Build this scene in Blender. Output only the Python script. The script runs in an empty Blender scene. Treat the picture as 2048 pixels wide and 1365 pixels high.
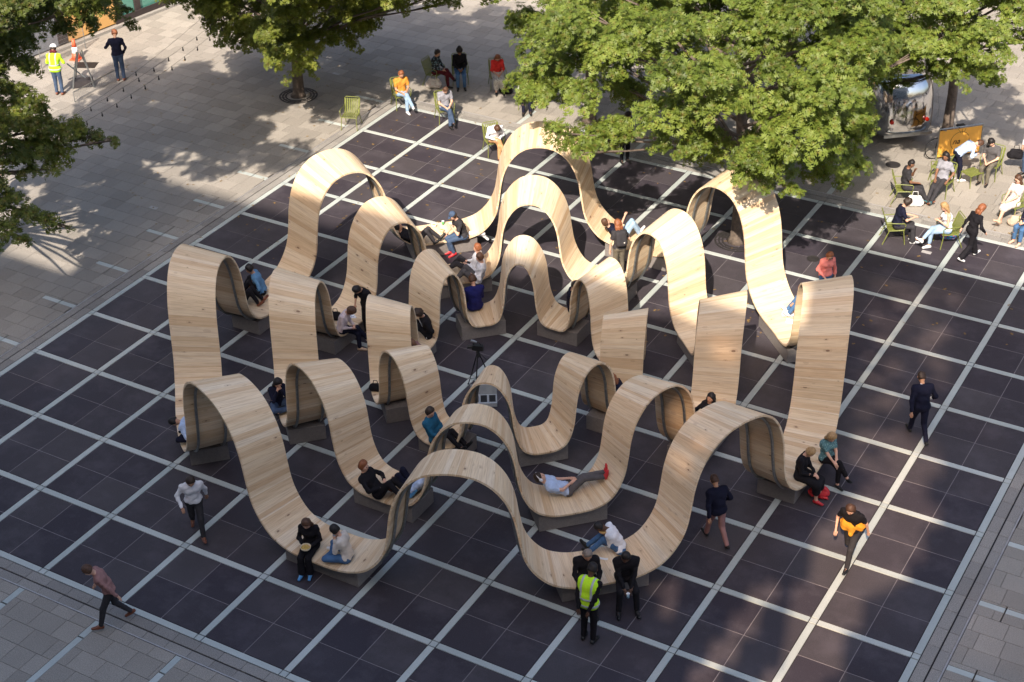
import bpy, bmesh, math, random
import numpy as np
from mathutils import Vector, Matrix
random.seed(7); rng = np.random.default_rng(7)
PI = math.pi
M = 2.05                       # one paving module in metres
scn = bpy.context.scene
COL = scn.collection

# ------------------------------------------------------------ camera
CR = np.array([[0.86510629, 0.50108192, -0.02253942],
               [0.25404501, -0.47646333, -0.84169105],
               [-0.43249537, 0.72242619, -0.53948879]])
CC = np.array([10.53355551, -8.33245604, 10.6343534]) * M
FPX = 3256.777
cam = bpy.data.cameras.new('camera'); camo = bpy.data.objects.new('camera', cam)
COL.objects.link(camo); scn.camera = camo
cam.sensor_width = 36; cam.lens = 36 * FPX / 2048
cam.clip_start = .5; cam.clip_end = 900
mw = Matrix.Identity(4)
for i in range(3):
    mw[i][0] = CR[0][i]; mw[i][1] = -CR[1][i]; mw[i][2] = -CR[2][i]; mw[i][3] = CC[i]
camo.matrix_world = mw

def G(px, py, z=0.0):
    """point of the plaza seen at photograph pixel px,py at height z (metres)"""
    v = CR.T @ np.array([(px - 1024) / FPX, (py - 682.5) / FPX, 1.0])
    s = (z - CC[2]) / v[2]
    p = CC + s * v
    return (float(p[0]), float(p[1]), z)

# ------------------------------------------------------------ light
SAZ = math.radians(106)        # direction in which shadows fall
SEL = math.radians(42.5)
world = bpy.data.worlds.new('World'); scn.world = world; world.use_nodes = True
nt = world.node_tree; nt.nodes.clear()
sky = nt.nodes.new('ShaderNodeTexSky'); sky.sky_type = 'NISHITA'; sky.sun_disc = False
sky.sun_elevation = SEL
sd = Vector((-math.cos(SAZ), -math.sin(SAZ), 0))
sky.sun_rotation = math.atan2(sd.x, sd.y)
sky.air_density = 1.0; sky.dust_density = 4.0; sky.ozone_density = 0.8
bg = nt.nodes.new('ShaderNodeBackground'); bg.inputs[1].default_value = 0.115
wo = nt.nodes.new('ShaderNodeOutputWorld')
nt.links.new(sky.outputs[0], bg.inputs[0]); nt.links.new(bg.outputs[0], wo.inputs[0])
sun = bpy.data.lights.new('sun', 'SUN'); sun.energy = 3.6; sun.angle = math.radians(.53)
sun.color = (1.0, .89, .75)
suno = bpy.data.objects.new('sun', sun); COL.objects.link(suno)
ld = Vector((math.cos(SAZ) * math.cos(SEL), math.sin(SAZ) * math.cos(SEL), -math.sin(SEL)))
suno.rotation_euler = ld.to_track_quat('-Z', 'Y').to_euler()
suno.location = (0, -20, 30)
vs = scn.view_settings
vs.view_transform = 'Standard'; vs.look = 'None'; vs.exposure = 1.25; vs.gamma = 1.0
vs.use_curve_mapping = False

# ------------------------------------------------------------ helpers
def empty(name, loc=(0, 0, 0), rz=0.0, label=None, cat=None, group=None):
    o = bpy.data.objects.new(name, None); COL.objects.link(o)
    o.location = loc; o.rotation_euler = (0, 0, rz); o.empty_display_size = .1
    if label: o['label'] = label
    if cat: o['category'] = cat
    if group: o['group'] = group
    return o
def tag(o, label=None, cat=None, group=None, kind=None):
    if label: o['label'] = label
    if cat: o['category'] = cat
    if group: o['group'] = group
    if kind: o['kind'] = kind
    return o
def mesh(name, V, F, mat=None, parent=None, smooth=False):
    me = bpy.data.meshes.new(name)
    me.from_pydata([tuple(v) for v in V], [], F)
    if mat: me.materials.append(mat)
    if smooth: me.shade_smooth()
    else: me.shade_flat()
    return link(name, me, parent)
def link(name, me, parent=None, loc=None, rz=None):
    o = bpy.data.objects.new(name, me); COL.objects.link(o)
    if parent: o.parent = parent
    if loc: o.location = loc
    if rz is not None: o.rotation_euler = (0, 0, rz)
    return o
def npmesh(name, V, F, mat=None, smooth=False):
    """V (n,3), F (m,k) arrays"""
    V = np.ascontiguousarray(V, np.float32); F = np.ascontiguousarray(F, np.int32)
    k = F.shape[1]; me = bpy.data.meshes.new(name)
    me.vertices.add(len(V)); me.vertices.foreach_set('co', V.ravel())
    me.loops.add(F.size); me.loops.foreach_set('vertex_index', F.ravel())
    me.polygons.add(len(F)); me.polygons.foreach_set('loop_start', np.arange(len(F), dtype=np.int32) * k)
    if mat: me.materials.append(mat)
    me.update(calc_edges=True)
    if smooth: me.shade_smooth()
    else: me.shade_flat()
    return me
class MB:
    """collects simple shapes, builds ONE mesh object"""
    def __init__(s): s.V = []; s.F = []
    def add(s, V, F):
        n = len(s.V); s.V += [tuple(v) for v in V]; s.F += [tuple(i + n for i in f) for f in F]
    def box(s, c, d, rz=0.0, R=None):
        x, y, z = (a / 2 for a in d); P = []
        for dx, dy, dz in ((-x,-y,-z),(x,-y,-z),(x,y,-z),(-x,y,-z),(-x,-y,z),(x,-y,z),(x,y,z),(-x,y,z)):
            if R is not None:
                q = R @ Vector((dx, dy, dz))
            else:
                q = Vector((dx*math.cos(rz) - dy*math.sin(rz), dx*math.sin(rz) + dy*math.cos(rz), dz))
            P.append((c[0]+q[0], c[1]+q[1], c[2]+q[2]))
        s.add(P, [(0,3,2,1),(4,5,6,7),(0,1,5,4),(1,2,6,5),(2,3,7,6),(3,0,4,7)]); return s
    def prism(s, pts, z0, z1):
        n = len(pts)
        P = [(x, y, z0) for x, y in pts] + [(x, y, z1) for x, y in pts]
        s.add(P, [tuple(range(n))[::-1], tuple(range(n, 2*n))] + [(i, (i+1) % n, n+(i+1) % n, n+i) for i in range(n)]); return s
    def tube(s, pts, r, n=6, caps=True):
        pts = [Vector(p) for p in pts]
        rr = r if isinstance(r, (list, tuple)) else [r]*len(pts)
        base = len(s.V); up = Vector((0, 0, 1)); fr = None
        for i, p in enumerate(pts):
            t = (pts[min(i+1, len(pts)-1)] - pts[max(i-1, 0)]).normalized()
            if fr is None:
                a = up if abs(t.z) < .9 else Vector((1, 0, 0))
                fr = t.cross(a).normalized()
            else:
                fr = (fr - t * fr.dot(t)).normalized()
            b = t.cross(fr)
            for k in range(n):
                a = 2*PI*k/n
                q = p + (fr*math.cos(a) + b*math.sin(a))*rr[i]
                s.V.append(tuple(q))
        for i in range(len(pts)-1):
            for k in range(n):
                a = base+i*n+k; c = base+i*n+(k+1) % n
                s.F.append((a, c, c+n, a+n))
        if caps:
            s.F.append(tuple(base+k for k in range(n))[::-1])
            s.F.append(tuple(base+(len(pts)-1)*n+k for k in range(n)))
        return s
    def lathe(s, c, prof, n=12, ax=None):
        base = len(s.V)
        for r, z in prof:
            for k in range(n):
                a = 2*PI*k/n; s.V.append((c[0]+r*math.cos(a), c[1]+r*math.sin(a), c[2]+z))
        for i in range(len(prof)-1):
            for k in range(n):
                a = base+i*n+k; d = base+i*n+(k+1) % n
                s.F.append((a, d, d+n, a+n))
        s.F.append(tuple(base+k for k in range(n))[::-1])
        s.F.append(tuple(base+(len(prof)-1)*n+k for k in range(n)))
        return s
    def build(s, name, mat=None, parent=None, smooth=False, loc=None, rz=None):
        o = mesh(name, s.V, s.F, mat, parent, smooth)
        if loc: o.location = loc
        if rz is not None: o.rotation_euler = (0, 0, rz)
        return o
def copy_tree(o, parent=None):
    c = o.copy(); COL.objects.link(c); c.parent = parent
    for ch in [x for x in o.children]:
        copy_tree(ch, c)
    return c

# ------------------------------------------------------------ materials
def new_mat(name):
    m = bpy.data.materials.new(name); m.use_nodes = True
    n = m.node_tree; b = n.nodes['Principled BSDF']
    return m, n, b
class NT:
    def __init__(s, n): s.n = n
    def node(s, t, **kw):
        x = s.n.nodes.new('ShaderNode' + t)
        for k, v in kw.items(): setattr(x, k, v)
        return x
    def l(s, a, b): s.n.links.new(a, b)
    def math(s, op, a, b=None, c=None):
        x = s.node('Math', operation=op)
        for i, v in enumerate((a, b, c)):
            if v is None: continue
            if isinstance(v, (int, float)): x.inputs[i].default_value = v
            else: s.l(v, x.inputs[i])
        return x.outputs[0]
    def mix(s, f, a, b, mode='MIX'):
        x = s.node('Mix', data_type='RGBA', blend_type=mode)
        for i, v in ((0, f), (6, a), (7, b)):
            if isinstance(v, (int, float)): x.inputs[i].default_value = v
            elif isinstance(v, (tuple, list)): x.inputs[i].default_value = (*v[:3], 1)
            else: s.l(v, x.inputs[i])
        return x.outputs[2]
    def ramp(s, f, stops):
        x = s.node('ValToRGB'); e = x.color_ramp.elements
        while len(e) < len(stops): e.new(.5)
        for i, (p, c) in enumerate(stops):
            e[i].position = p
            e[i].color = (*c[:3], 1) if isinstance(c, (tuple, list)) else (c, c, c, 1)
        s.l(f, x.inputs[0]); return x.outputs[0]
    def noise(s, vec, scale, detail=3, rough=.55, dim='3D'):
        x = s.node('TexNoise', noise_dimensions=dim)
        if vec is not None: s.l(vec, x.inputs['Vector'])
        x.inputs['Scale'].default_value = scale; x.inputs['Detail'].default_value = detail
        x.inputs['Roughness'].default_value = rough
        return x.outputs[0]
    def bump(s, h, strength, dist=.01):
        x = s.node('Bump'); x.inputs['Strength'].default_value = strength; x.inputs['Distance'].default_value = dist
        s.l(h, x.inputs['Height']); return x.outputs[0]
    def mapping(s, vec, scale=(1, 1, 1), loc=(0, 0, 0)):
        x = s.node('Mapping'); x.inputs['Scale'].default_value = scale; x.inputs['Location'].default_value = loc
        s.l(vec, x.inputs[0]); return x.outputs[0]
_mc = {}
def plain(name, col, rough=.7, metal=0.0, var=.15, nscale=6, bump=0.0, spec=.4):
    """procedural single-colour material with soft mottling"""
    if name in _mc: return _mc[name]
    m, n, b = new_mat(name); T = NT(n)
    tc = T.node('TexCoord'); f = T.noise(tc.outputs['Object'], nscale, 4)
    lo = tuple(max(0, c*(1-var)) for c in col); hi = tuple(min(1, c*(1+var)) for c in col)
    T.l(T.ramp(f, [(.3, lo), (.7, hi)]), b.inputs['Base Color'])
    b.inputs['Roughness'].default_value = rough; b.inputs['Metallic'].default_value = metal
    b.inputs['Specular IOR Level'].default_value = spec
    if bump: T.l(T.bump(T.noise(tc.outputs['Object'], nscale*5, 3), bump, .01), b.inputs['Normal'])
    _mc[name] = m; return m
def emis(name, col, st):
    m, n, b = new_mat(name); b.inputs['Emission Color'].default_value = (*col, 1); b.inputs['Emission Strength'].default_value = st
    return m
def m_stone(name, cols, rough=.75, speck=.35, speck_scale=220, spec=.3, bumpd=.3, smudge=0):
    m, n, b = new_mat(name); T = NT(n)
    tc = T.node('TexCoord'); geo = T.node('NewGeometry'); oi = T.node('ObjectInfo')
    pos = geo.outputs['Position']
    # piece tint: individual objects by random, joined pieces by attribute
    at = T.node('Attribute', attribute_name='tint'); 
    r = T.math('FRACT', T.math('ADD', oi.outputs['Random'], at.outputs['Fac']))
    base = T.ramp(r, [(0, cols[0]), (.5, cols[1]), (1, cols[2])])
    big = T.noise(pos, .45, 5, .6)
    base = T.mix(T.math('MULTIPLY', T.ramp(big, [(.4, 0.0), (.7, 1.0)]), .28), base, tuple(c*.62 for c in cols[1]))
    sp = T.noise(pos, speck_scale/4, 2, .8)
    sp2 = T.noise(pos, speck_scale, 1, .5)
    base = T.mix(speck, base, T.ramp(sp, [(.35, .25), (.65, .9)]), 'OVERLAY')
    base = T.mix(speck*.6, base, T.ramp(sp2, [(.35, .2), (.65, .95)]), 'OVERLAY')
    st = T.noise(pos, 2.3, 6, .7)
    base = T.mix(T.ramp(st, [(.62, 0.0), (.78, .35)]), base, tuple(c*.45 for c in cols[1]))
    if smudge:
        sm = T.noise(pos, 1.1, 8, .68); s2 = T.noise(pos, 9, 5, .7)
        base = T.mix(T.math('MULTIPLY', T.ramp(sm, [(.48, 0.0), (.68, 1.0)]), smudge), base, tuple(min(1, c*2.0+.02) for c in cols[1]))
        base = T.mix(T.math('MULTIPLY', T.ramp(s2, [(.60, 0.0), (.72, 1.0)]), smudge*.6), base, tuple(min(1, c*2.2+.02) for c in cols[1]))
    T.l(base, b.inputs['Base Color'])
    T.l(T.ramp(big, [(.3, rough-.12), (.7, rough+.08)]), b.inputs['Roughness'])
    b.inputs['Specular IOR Level'].default_value = spec
    T.l(T.bump(sp, bumpd, .004), b.inputs['Normal'])
    return m
MAT = {}
MAT['tile'] = m_stone('dark_polished_granite', [(.038, .032, .042), (.049, .042, .050), (.064, .056, .062)], rough=.5, speck=.3, spec=.2, bumpd=.12, smudge=.38)
MAT['slab'] = m_stone('pale_granite', [(.235, .213, .188), (.268, .244, .216), (.31, .281, .248)], rough=.8, speck=.5, bumpd=.4)
MAT['border'] = m_stone('border_granite', [(.20, .187, .175), (.24, .225, .21), (.28, .262, .24)], rough=.8, speck=.5, bumpd=.4)
MAT['joint'] = plain('dark_joint', (.02, .018, .02), .9)
MAT['pjoint'] = plain('paving_joint', (.10, .09, .085), .9)
MAT['grout'] = plain('pale_grout', (.20, .18, .19), .8)
MAT['glass_strip'] = m_stone('frosted_glass_strip', [(.37, .41, .40), (.42, .455, .44), (.48, .51, .49)], rough=.38, speck=.14, spec=.5, bumpd=.05, smudge=.10)
MAT['kerbmetal'] = plain('kerb_metal', (.42, .40, .40), .5, .3)
MAT['steel'] = plain('galvanised_steel', (.36, .38, .39), .38, .85, .2, 14)
MAT['plinth'] = m_stone('plinth_paint', [(.17, .15, .145), (.19, .17, .162), (.21, .19, .18)], rough=.7, speck=.12, speck_scale=60, spec=.3, bumpd=.1, smudge=.12)
MAT['black'] = plain('black_plastic', (.012, .012, .013), .5)

def m_wood():
    m, n, b = new_mat('laminated_larch'); T = NT(n)
    uv = T.node('UVMap', uv_map='UVMap'); oi = T.node('ObjectInfo')
    sep = T.node('SeparateXYZ'); T.l(uv.outputs[0], sep.inputs[0])
    rnd = oi.outputs['Random']
    v = sep.outputs['Y']; u = T.math('ADD', sep.outputs['X'], T.math('MULTIPLY', rnd, 37.0))
    row = T.math('FLOOR', T.math('MULTIPLY', v, 1/.125))
    rowo = T.math('MULTIPLY', T.math('FRACT', T.math('MULTIPLY', T.math('SINE', T.math('MULTIPLY', T.math('ADD', row, T.math('MULTIPLY', rnd, 91.0)), 12.9898)), 43758.5)), 3.1)
    brd = T.math('FLOOR', T.math('MULTIPLY', T.math('ADD', u, rowo), 1/9.0))
    wn = T.node('TexWhiteNoise', noise_dimensions='3D'); cb = T.node('CombineXYZ')
    T.l(row, cb.inputs[0]); T.l(T.math('MULTIPLY', rnd, 53.0), cb.inputs[2]); T.l(cb.outputs[0], wn.inputs['Vector'])
    base = T.ramp(wn.outputs['Value'], [(0, (.65, .45, .27)), (.2, (.73, .54, .345)), (.5, (.775, .60, .40)), (.8, (.81, .645, .45)), (1, (.835, .69, .51))])
    # grain: stretched along u
    cv = T.node('CombineXYZ'); T.l(T.math('ADD', u, T.math('MULTIPLY', wn.outputs['Value'], 9.0)), cv.inputs[0]); T.l(v, cv.inputs[1]); T.l(rnd, cv.inputs[2])
    g1 = T.noise(T.mapping(cv.outputs[0], (1.2, 34, 1)), 1.6, 4, .6)
    g2 = T.noise(T.mapping(cv.outputs[0], (.7, 9, 1)), 1.0, 3, .6)
    base = T.mix(T.ramp(g1, [(.45, 0.0), (.75, .55)]), base, (.36, .21, .12))
    base = T.mix(T.ramp(g2, [(.5, 0.0), (.8, .30)]), base, (.42, .27, .17))
    # knots
    vo = T.node('TexVoronoi', feature='F1'); T.l(T.mapping(cv.outputs[0], (3.4, 6.5, 1)), vo.inputs['Vector']); vo.inputs['Scale'].default_value = 1.0
    vc = T.node('SeparateColor'); T.l(vo.outputs['Color'], vc.inputs[0])
    big = T.math('MULTIPLY', T.math('GREATER_THAN', vc.outputs[0], .62), .17)
    kn = T.math('LESS_THAN', vo.outputs['Distance'], T.math('MULTIPLY', big, vc.outputs[1]))
    base = T.mix(T.math('MULTIPLY', kn, .75), base, (.13, .055, .03))
    ha = T.math('LESS_THAN', vo.outputs['Distance'], T.math('MULTIPLY', T.math('MULTIPLY', big, vc.outputs[1]), 2.2))
    base = T.mix(T.math('MULTIPLY', ha, .22), base, (.35, .2, .12))
    # row joint line
    fr = T.math('ABSOLUTE', T.math('SUBTRACT', T.math('FRACT', T.math('MULTIPLY', v, 1/.125)), .5))
    base = T.mix(T.math('MULTIPLY', T.math('GREATER_THAN', fr, .48), .12), base, (.25, .15, .09))
    T.l(base, b.inputs['Base Color']); b.inputs['Roughness'].default_value = .55
    b.inputs['Specular IOR Level'].default_value = .35
    T.l(T.bump(g1, .12, .003), b.inputs['Normal'])
    return m
MAT['wood'] = m_wood()

# ------------------------------------------------------------ ground
gr = mesh('ground', [(-150, -150, -.06), (150, -150, -.06), (150, 150, -.06), (-150, 150, -.06)], [(0, 1, 2, 3)], MAT['pjoint'])
tag(gr, kind='structure')
X0, X1, Y0, Y1 = -3, 8, 0, 11
plaza = empty('plaza_floor'); tag(plaza, kind='structure')
base = MB().box(((X0+X1)/2*M, (Y0+Y1)/2*M, -.03), ((X1-X0+.4)*M, (Y1-Y0+.4)*M, .02)).build('bedding', MAT['joint'], plaza)
def slab_mesh(name, w, d, mat, t=.035):
    c = .004
    V = [(-w/2, -d/2, -t), (w/2, -d/2, -t), (w/2, d/2, -t), (-w/2, d/2, -t),
         (-w/2, -d/2, -c), (w/2, -d/2, -c), (w/2, d/2, -c), (-w/2, d/2, -c),
         (-w/2+c, -d/2+c, 0), (w/2-c, -d/2+c, 0), (w/2-c, d/2-c, 0), (-w/2+c, d/2-c, 0)]
    F = []
    for a in (0, 4):
        for i in range(4):
            F.append((a+i, a+(i+1) % 4, a+4+(i+1) % 4, a+4+i))
    F.append((8, 9, 10, 11))
    me = bpy.data.meshes.new(name); me.from_pydata(V, [], F); me.materials.append(mat); me.shade_flat(); return me
SW = .079                      # glass strip width in modules
gp = .010/M
tw = (1 - SW)/2 * M - .014
tile_me = slab_mesh('granite_tile', tw, tw, MAT['tile'])
cells = []
for i in range(X0, X1):
    for j in range(Y0, Y1):
        for a in (0, 1):
            for c in (0, 1):
                x = (i + SW/2 + (1-SW)/4 + a*(1-SW)/2)*M; y = (j + SW/2 + (1-SW)/4 + c*(1-SW)/2)*M
                cells.append(((x-CC[0])**2+(y-CC[1])**2, x, y))
cells.sort()
for _, x, y in cells[:300]:
    o = link('granite_tile', tile_me, plaza, (x, y, random.uniform(-.0012, .0012)))
def joined(name, items, mat, parent, t=.03):
    """items: (x, y, w, d) slabs -> one mesh with a tint attribute per piece"""
    A = np.array(items, float); n = len(A)
    sx = np.array([-.5, .5, .5, -.5]); sy = np.array([-.5, -.5, .5, .5])
    P = np.zeros((n, 8, 3))
    P[:, :4, 0] = A[:, 0:1] + sx*A[:, 2:3]; P[:, :4, 1] = A[:, 1:2] + sy*A[:, 3:4]; P[:, :4, 2] = -t
    P[:, 4:] = P[:, :4]; P[:, 4:, 2] = rng.uniform(-.0015, .0015, (n, 1))
    F = np.array([(0,1,5,4),(1,2,6,5),(2,3,7,6),(3,0,4,7),(4,5,6,7)])
    FF = (F[None] + (np.arange(n)*8)[:, None, None]).reshape(-1, 4)
    me = npmesh(name, P.reshape(-1, 3), FF, mat)
    at = me.attributes.new('tint', 'FLOAT', 'POINT'); at.data.foreach_set('value', np.repeat(rng.random(n), 8).astype(np.float32))
    o = link(name, me, parent); o['kind'] = 'stuff'
    return o
joined('far_tiles', [(x, y, tw, tw) for _, x, y in cells[300:]], MAT['tile'], plaza)
gb = MB()
for i in range(X0, X1):
    gb.box(((i+.5)*M, (Y0+Y1)/2*M, -.014), (.02, (Y1-Y0)*M, .02))
for j in range(Y0, Y1):
    gb.box(((X0+X1)/2*M, (j+.5)*M, -.0145), ((X1-X0)*M, .02, .02))
gb.build('grout_line', MAT['grout'], plaza)
seg_x = slab_mesh('glass_strip', (1-SW)*M-.02, SW*M-.02, MAT['glass_strip'])
seg_y = slab_mesh('glass_strip', SW*M-.02, (1-SW)*M-.02, MAT['glass_strip'])
node_m = slab_mesh('glass_square', SW*M-.02, SW*M-.02, MAT['glass_strip'])
for i in range(X0, X1+1):
    for j in range(Y0, Y1+1):
        link('glass_square', node_m, plaza, (i*M, j*M, .001))
        if i < X1: link('glass_strip', seg_x, plaza, ((i+.5)*M, j*M, .001))
        if j < Y1: link('glass_strip', seg_y, plaza, (i*M, (j+.5)*M, .001))
# border: strip edge -> slot -> kerb
B0, B1, B2 = SW/2+.003, .165, .27
brd = empty('border_paving'); tag(brd, kind='structure')
def edge_run(side, d0, d1, step, off, out):
    ln = (X1-X0) if side in 'fb' else (Y1-Y0)
    a = -d1
    s0 = (X0 if side in 'fb' else Y0) - d1; s1 = (X1 if side in 'fb' else Y1) + d1
    t = s0 + off
    pos = [s0] + list(np.arange(s0+off, s1-.05, step)) + [s1]
    for p, q in zip(pos[:-1], pos[1:]):
        L = (q-p)*M-.008; W = (d1-d0)*M-.008; c = (p+q)/2*M; dd = (d0+d1)/2
        if side == 'f': out.append((c, (Y0-dd)*M, L, W))
        if side == 'b': out.append((c, (Y1+dd)*M, L, W))
        if side in 'lr':
            if p < Y0-d0 or q > Y1+d0:
                lo = max(p, Y0-d0); hi = min(q, Y1+d0)
                if hi <= lo: continue
                L = (hi-lo)*M-.008; c = (lo+hi)/2*M
            out.append((((X0-dd) if side == 'l' else (X1+dd))*M, c, W, L))
items = []
for k, side in enumerate('frlb'):
    edge_run(side, B0, B1-.006, .27, .1+.03*k, items)
    edge_run(side, B1+.006, B2, .27, .2+.02*k, items)
def ddist(it): return (it[0]-CC[0])**2+(it[1]-CC[1])**2
def cull(it):     # keep what the camera or a step beside it could see
    x, y = it[0], it[1]
    p = CR @ (np.array([x, y, 0]) - CC)
    if p[2] <= 1: return False
    u = p[0]/p[2]*FPX; w = p[1]/p[2]*FPX
    return abs(u) < 2100 and abs(w) < 1400
items = [i for i in items if cull(i)]
items.sort(key=ddist)
mcache = {}
def place_slabs(name, items, mat, parent, limit=300):
    for it in items[:limit]:
        key = (name, round(it[2], 3), round(it[3], 3))
        if key not in mcache: mcache[key] = slab_mesh(name, it[2], it[3], mat, .03)
        link(name, mcache[key], parent, (it[0], it[1], random.uniform(-.0015, .0015)))
    if len(items) > limit:
        joined('far_'+name, items[limit:], mat, parent)
place_slabs('border_slab', items, MAT['border'], brd)
kb = MB()
d = B2+.008
cx, cy = (X0+X1)/2*M, (Y0+Y1)/2*M; wx, wy = (X1-X0+2*d)*M, (Y1-Y0+2*d)*M
for sy_ in (-1, 1): kb.box((cx, cy+sy_*wy/2, -.01), (wx+.03, .03, .028))
for sx_ in (-1, 1): kb.box((cx+sx_*wx/2, cy, -.01), (.03, wy-.034, .028))
kb.build('kerb_strip', MAT['kerbmetal'], brd)
# outer paving, rows along x
pav = empty('paving'); tag(pav, kind='structure')
O0 = B2+.02
rows = []
S = .242
def xrow(y0, y1, xa, xb, k):
    out = []; st = .30 if k % 3 else .245
    x = xa - ((k*.137) % st) if True else xa
    n0 = math.floor(xa/st) - 1
    x = n0*st + (k*.41 % 1)*st
    while x < xb:
        a = max(x, xa); b = min(x+st, xb)
        if b-a > .03: out.append([a, b, y0, y1])
        x += st
    return out
pieces = []
XA, XB, YA, YB = -20, 20, -6, 26
y = Y0-O0; k = 0
edges_y = [Y0-O0, -.425]
while edges_y[-1] > YA: edges_y.append(edges_y[-1]-S)
for k in range(len(edges_y)-1):
    pieces += xrow(edges_y[k+1], edges_y[k], XA, XB, k)
# beside the dark floor
yy = Y0-O0; k = 0
while yy < Y1+O0:
    y2 = min(yy+S, Y1+O0)
    pieces += xrow(yy, y2, XA, X0-O0, k) + xrow(yy, y2, X1+O0, XB, k+3)
    yy = y2; k += 1
yy = Y1+O0
while yy < YB:
    pieces += xrow(yy, yy+S, XA, XB, k); yy += S; k += 1
# glass strips run out into the paving
ext = []
for i in range(X0, X1+1):
    ext.append(('v', i, -O0-.245, -O0)); ext.append(('v', i, -6, -O0-.255))
    if i in (-1, 0, 1, 2, 3, 4, 6, 7): ext.append(('v', i, Y1+O0, Y1+O0+.26)); ext.append(('v', i, Y1+O0+.27, Y1+O0+.52))
for j in range(Y0, Y1+1):
    ext.append(('h', j, X0-O0-.25, X0-O0)); ext.append(('h', j, X0-O0-.53, X0-O0-.26))
    ext.append(('h', j, X1+O0, X1+O0+.25)); ext.append(('h', j, X1+O0+.26, X1+O0+6))
ext = [e for e in ext if not (e[0] == 'v' and (e[1] < X0 or e[1] > X1))]
hw = SW/2*.95
def cut(p):
    """split a piece round the strips"""
    ps = [p]
    for e in ext:
        nx = []
        for a, b, c, d_ in ps:
            if e[0] == 'v': ea, eb, ec, ed = e[1]-hw, e[1]+hw, e[2], e[3]
            else: ea, eb, ec, ed = e[2], e[3], e[1]-hw, e[1]+hw
            if a >= eb or b <= ea or c >= ed or d_ <= ec: nx.append([a, b, c, d_]); continue
            if a < ea: nx.append([a, ea, c, d_])
            if b > eb: nx.append([eb, b, c, d_])
            m0, m1 = max(a, ea), min(b, eb)
            if c < ec: nx.append([m0, m1, c, ec])
            if d_ > ed: nx.append([m0, m1, ed, d_])
        ps = nx
    return [q for q in ps if q[1]-q[0] > .012 and q[3]-q[2] > .012]
fin = []
for p in pieces:
    if not cull(((p[0]+p[1])/2*M, (p[2]+p[3])/2*M)): continue
    fin += cut(p)
g_ = .004
items = [((a+b)/2*M, (c+d_)/2*M, (b-a)*M-.009, (d_-c)*M-.009) for a, b, c, d_ in fin]
items.sort(key=ddist)
place_slabs('paving_slab', items, MAT['slab'], pav)
for e in ext:
    if e[0] == 'v': it = (e[1]*M, (e[2]+e[3])/2*M, 2*hw*M-.01, (e[3]-e[2])*M-.01)
    else: it = ((e[2]+e[3])/2*M, e[1]*M, (e[3]-e[2])*M-.01, 2*hw*M-.01)
    key = ('pgs', round(it[2], 3), round(it[3], 3))
    if key not in mcache: mcache[key] = slab_mesh('glass_strip', it[2], it[3], MAT['glass_strip'], .03)
    link('glass_strip', mcache[key], pav, (it[0], it[1], .0))

# ------------------------------------------------------------ the wooden rings
RC = (2.49*M, 5.0*M)
CH = [(0, 1), (2.1, .99), (4, .962), (6, .895), (7.6, .80), (8.6, .70), (9.3, .58), (9.8, .43), (10.5, .28), (11.9, .16), (14.0, .065), (16.5, .018), (19, 0), (22.5, 0)]
def catmull(P, n=8):
    P = [np.array(p, float) for p in P]
    P = [2*P[0]-P[1]*np.array([1, 1])] + P + [2*P[-1]-P[-2]]
    P[0] = np.array([-CH[1][0], CH[1][1]])
    out = []
    for i in range(1, len(P)-2):
        for k in range(n):
            t = k/n; a, b, c, d_ = P[i-1:i+3]
            out.append(.5*((2*b)+(-a+c)*t+(2*a-5*b+4*c-d_)*t*t+(-a+3*b-3*c+d_)*t**3))
    out.append(P[-2]); return np.array(out)
half = catmull(CH)
ZS = .218
RINGS = [dict(r0=3.25, r1=3.78, z0=1.525, z1=1.635, n=37, w=0.0, box=(3.27, 3.69, .44)),
         dict(r0=2.15, r1=2.66, z0=1.285, z1=1.42, n=36, w=.45, box=(2.19, 2.60, .365)),
         dict(r0=1.09, r1=1.585, z0=1.05, z1=1.16, n=30, w=.85, box=(1.16, 1.49, .275))]
def ring_profile(R):
    h = half.copy()
    h[:, 0] += R['w']*np.exp(-((h[:, 0]-10.2)/3.0)**2)
    full = np.concatenate([np.stack([-h[::-1, 0], h[::-1, 1]], 1), h[1:]])
    return full      # (phi deg, u), one whole arch centred on its crown, valley to valley
TH = .045
def surf(R, phi, u, r):
    """point (tangential s, z) on the top face at radius r (modules)"""
    k = (r-R['r0'])/(R['r1']-R['r0']); zc = R['z0']+(R['z1']-R['z0'])*k
    return ZS + u*(zc-ZS)
ring_labels = ['outermost and tallest wooden ring of wavy benches and arches, pale larch on steel tubes',
               'middle wooden ring of wavy benches and arches between the outer and inner rings',
               'innermost and smallest wooden ring of wavy benches, around the camera tripod']
def thick_panel(R, fr, name, mat, ra, rb, d0, d1, nr=1):
    """panel following the profile points fr [(phi,u,v)], between radii ra..rb, offset d0 (top) to d1 (bottom) along the normal"""
    V = []; UV = []; n = len(fr)
    P = {}
    for ri, r in enumerate((ra, rb)):
        s = np.array([math.radians(f[0])*r*M for f in fr]); z = np.array([surf(R, f[0], f[1], r)*M for f in fr])
        P[ri] = (s, z)
    return P
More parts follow.
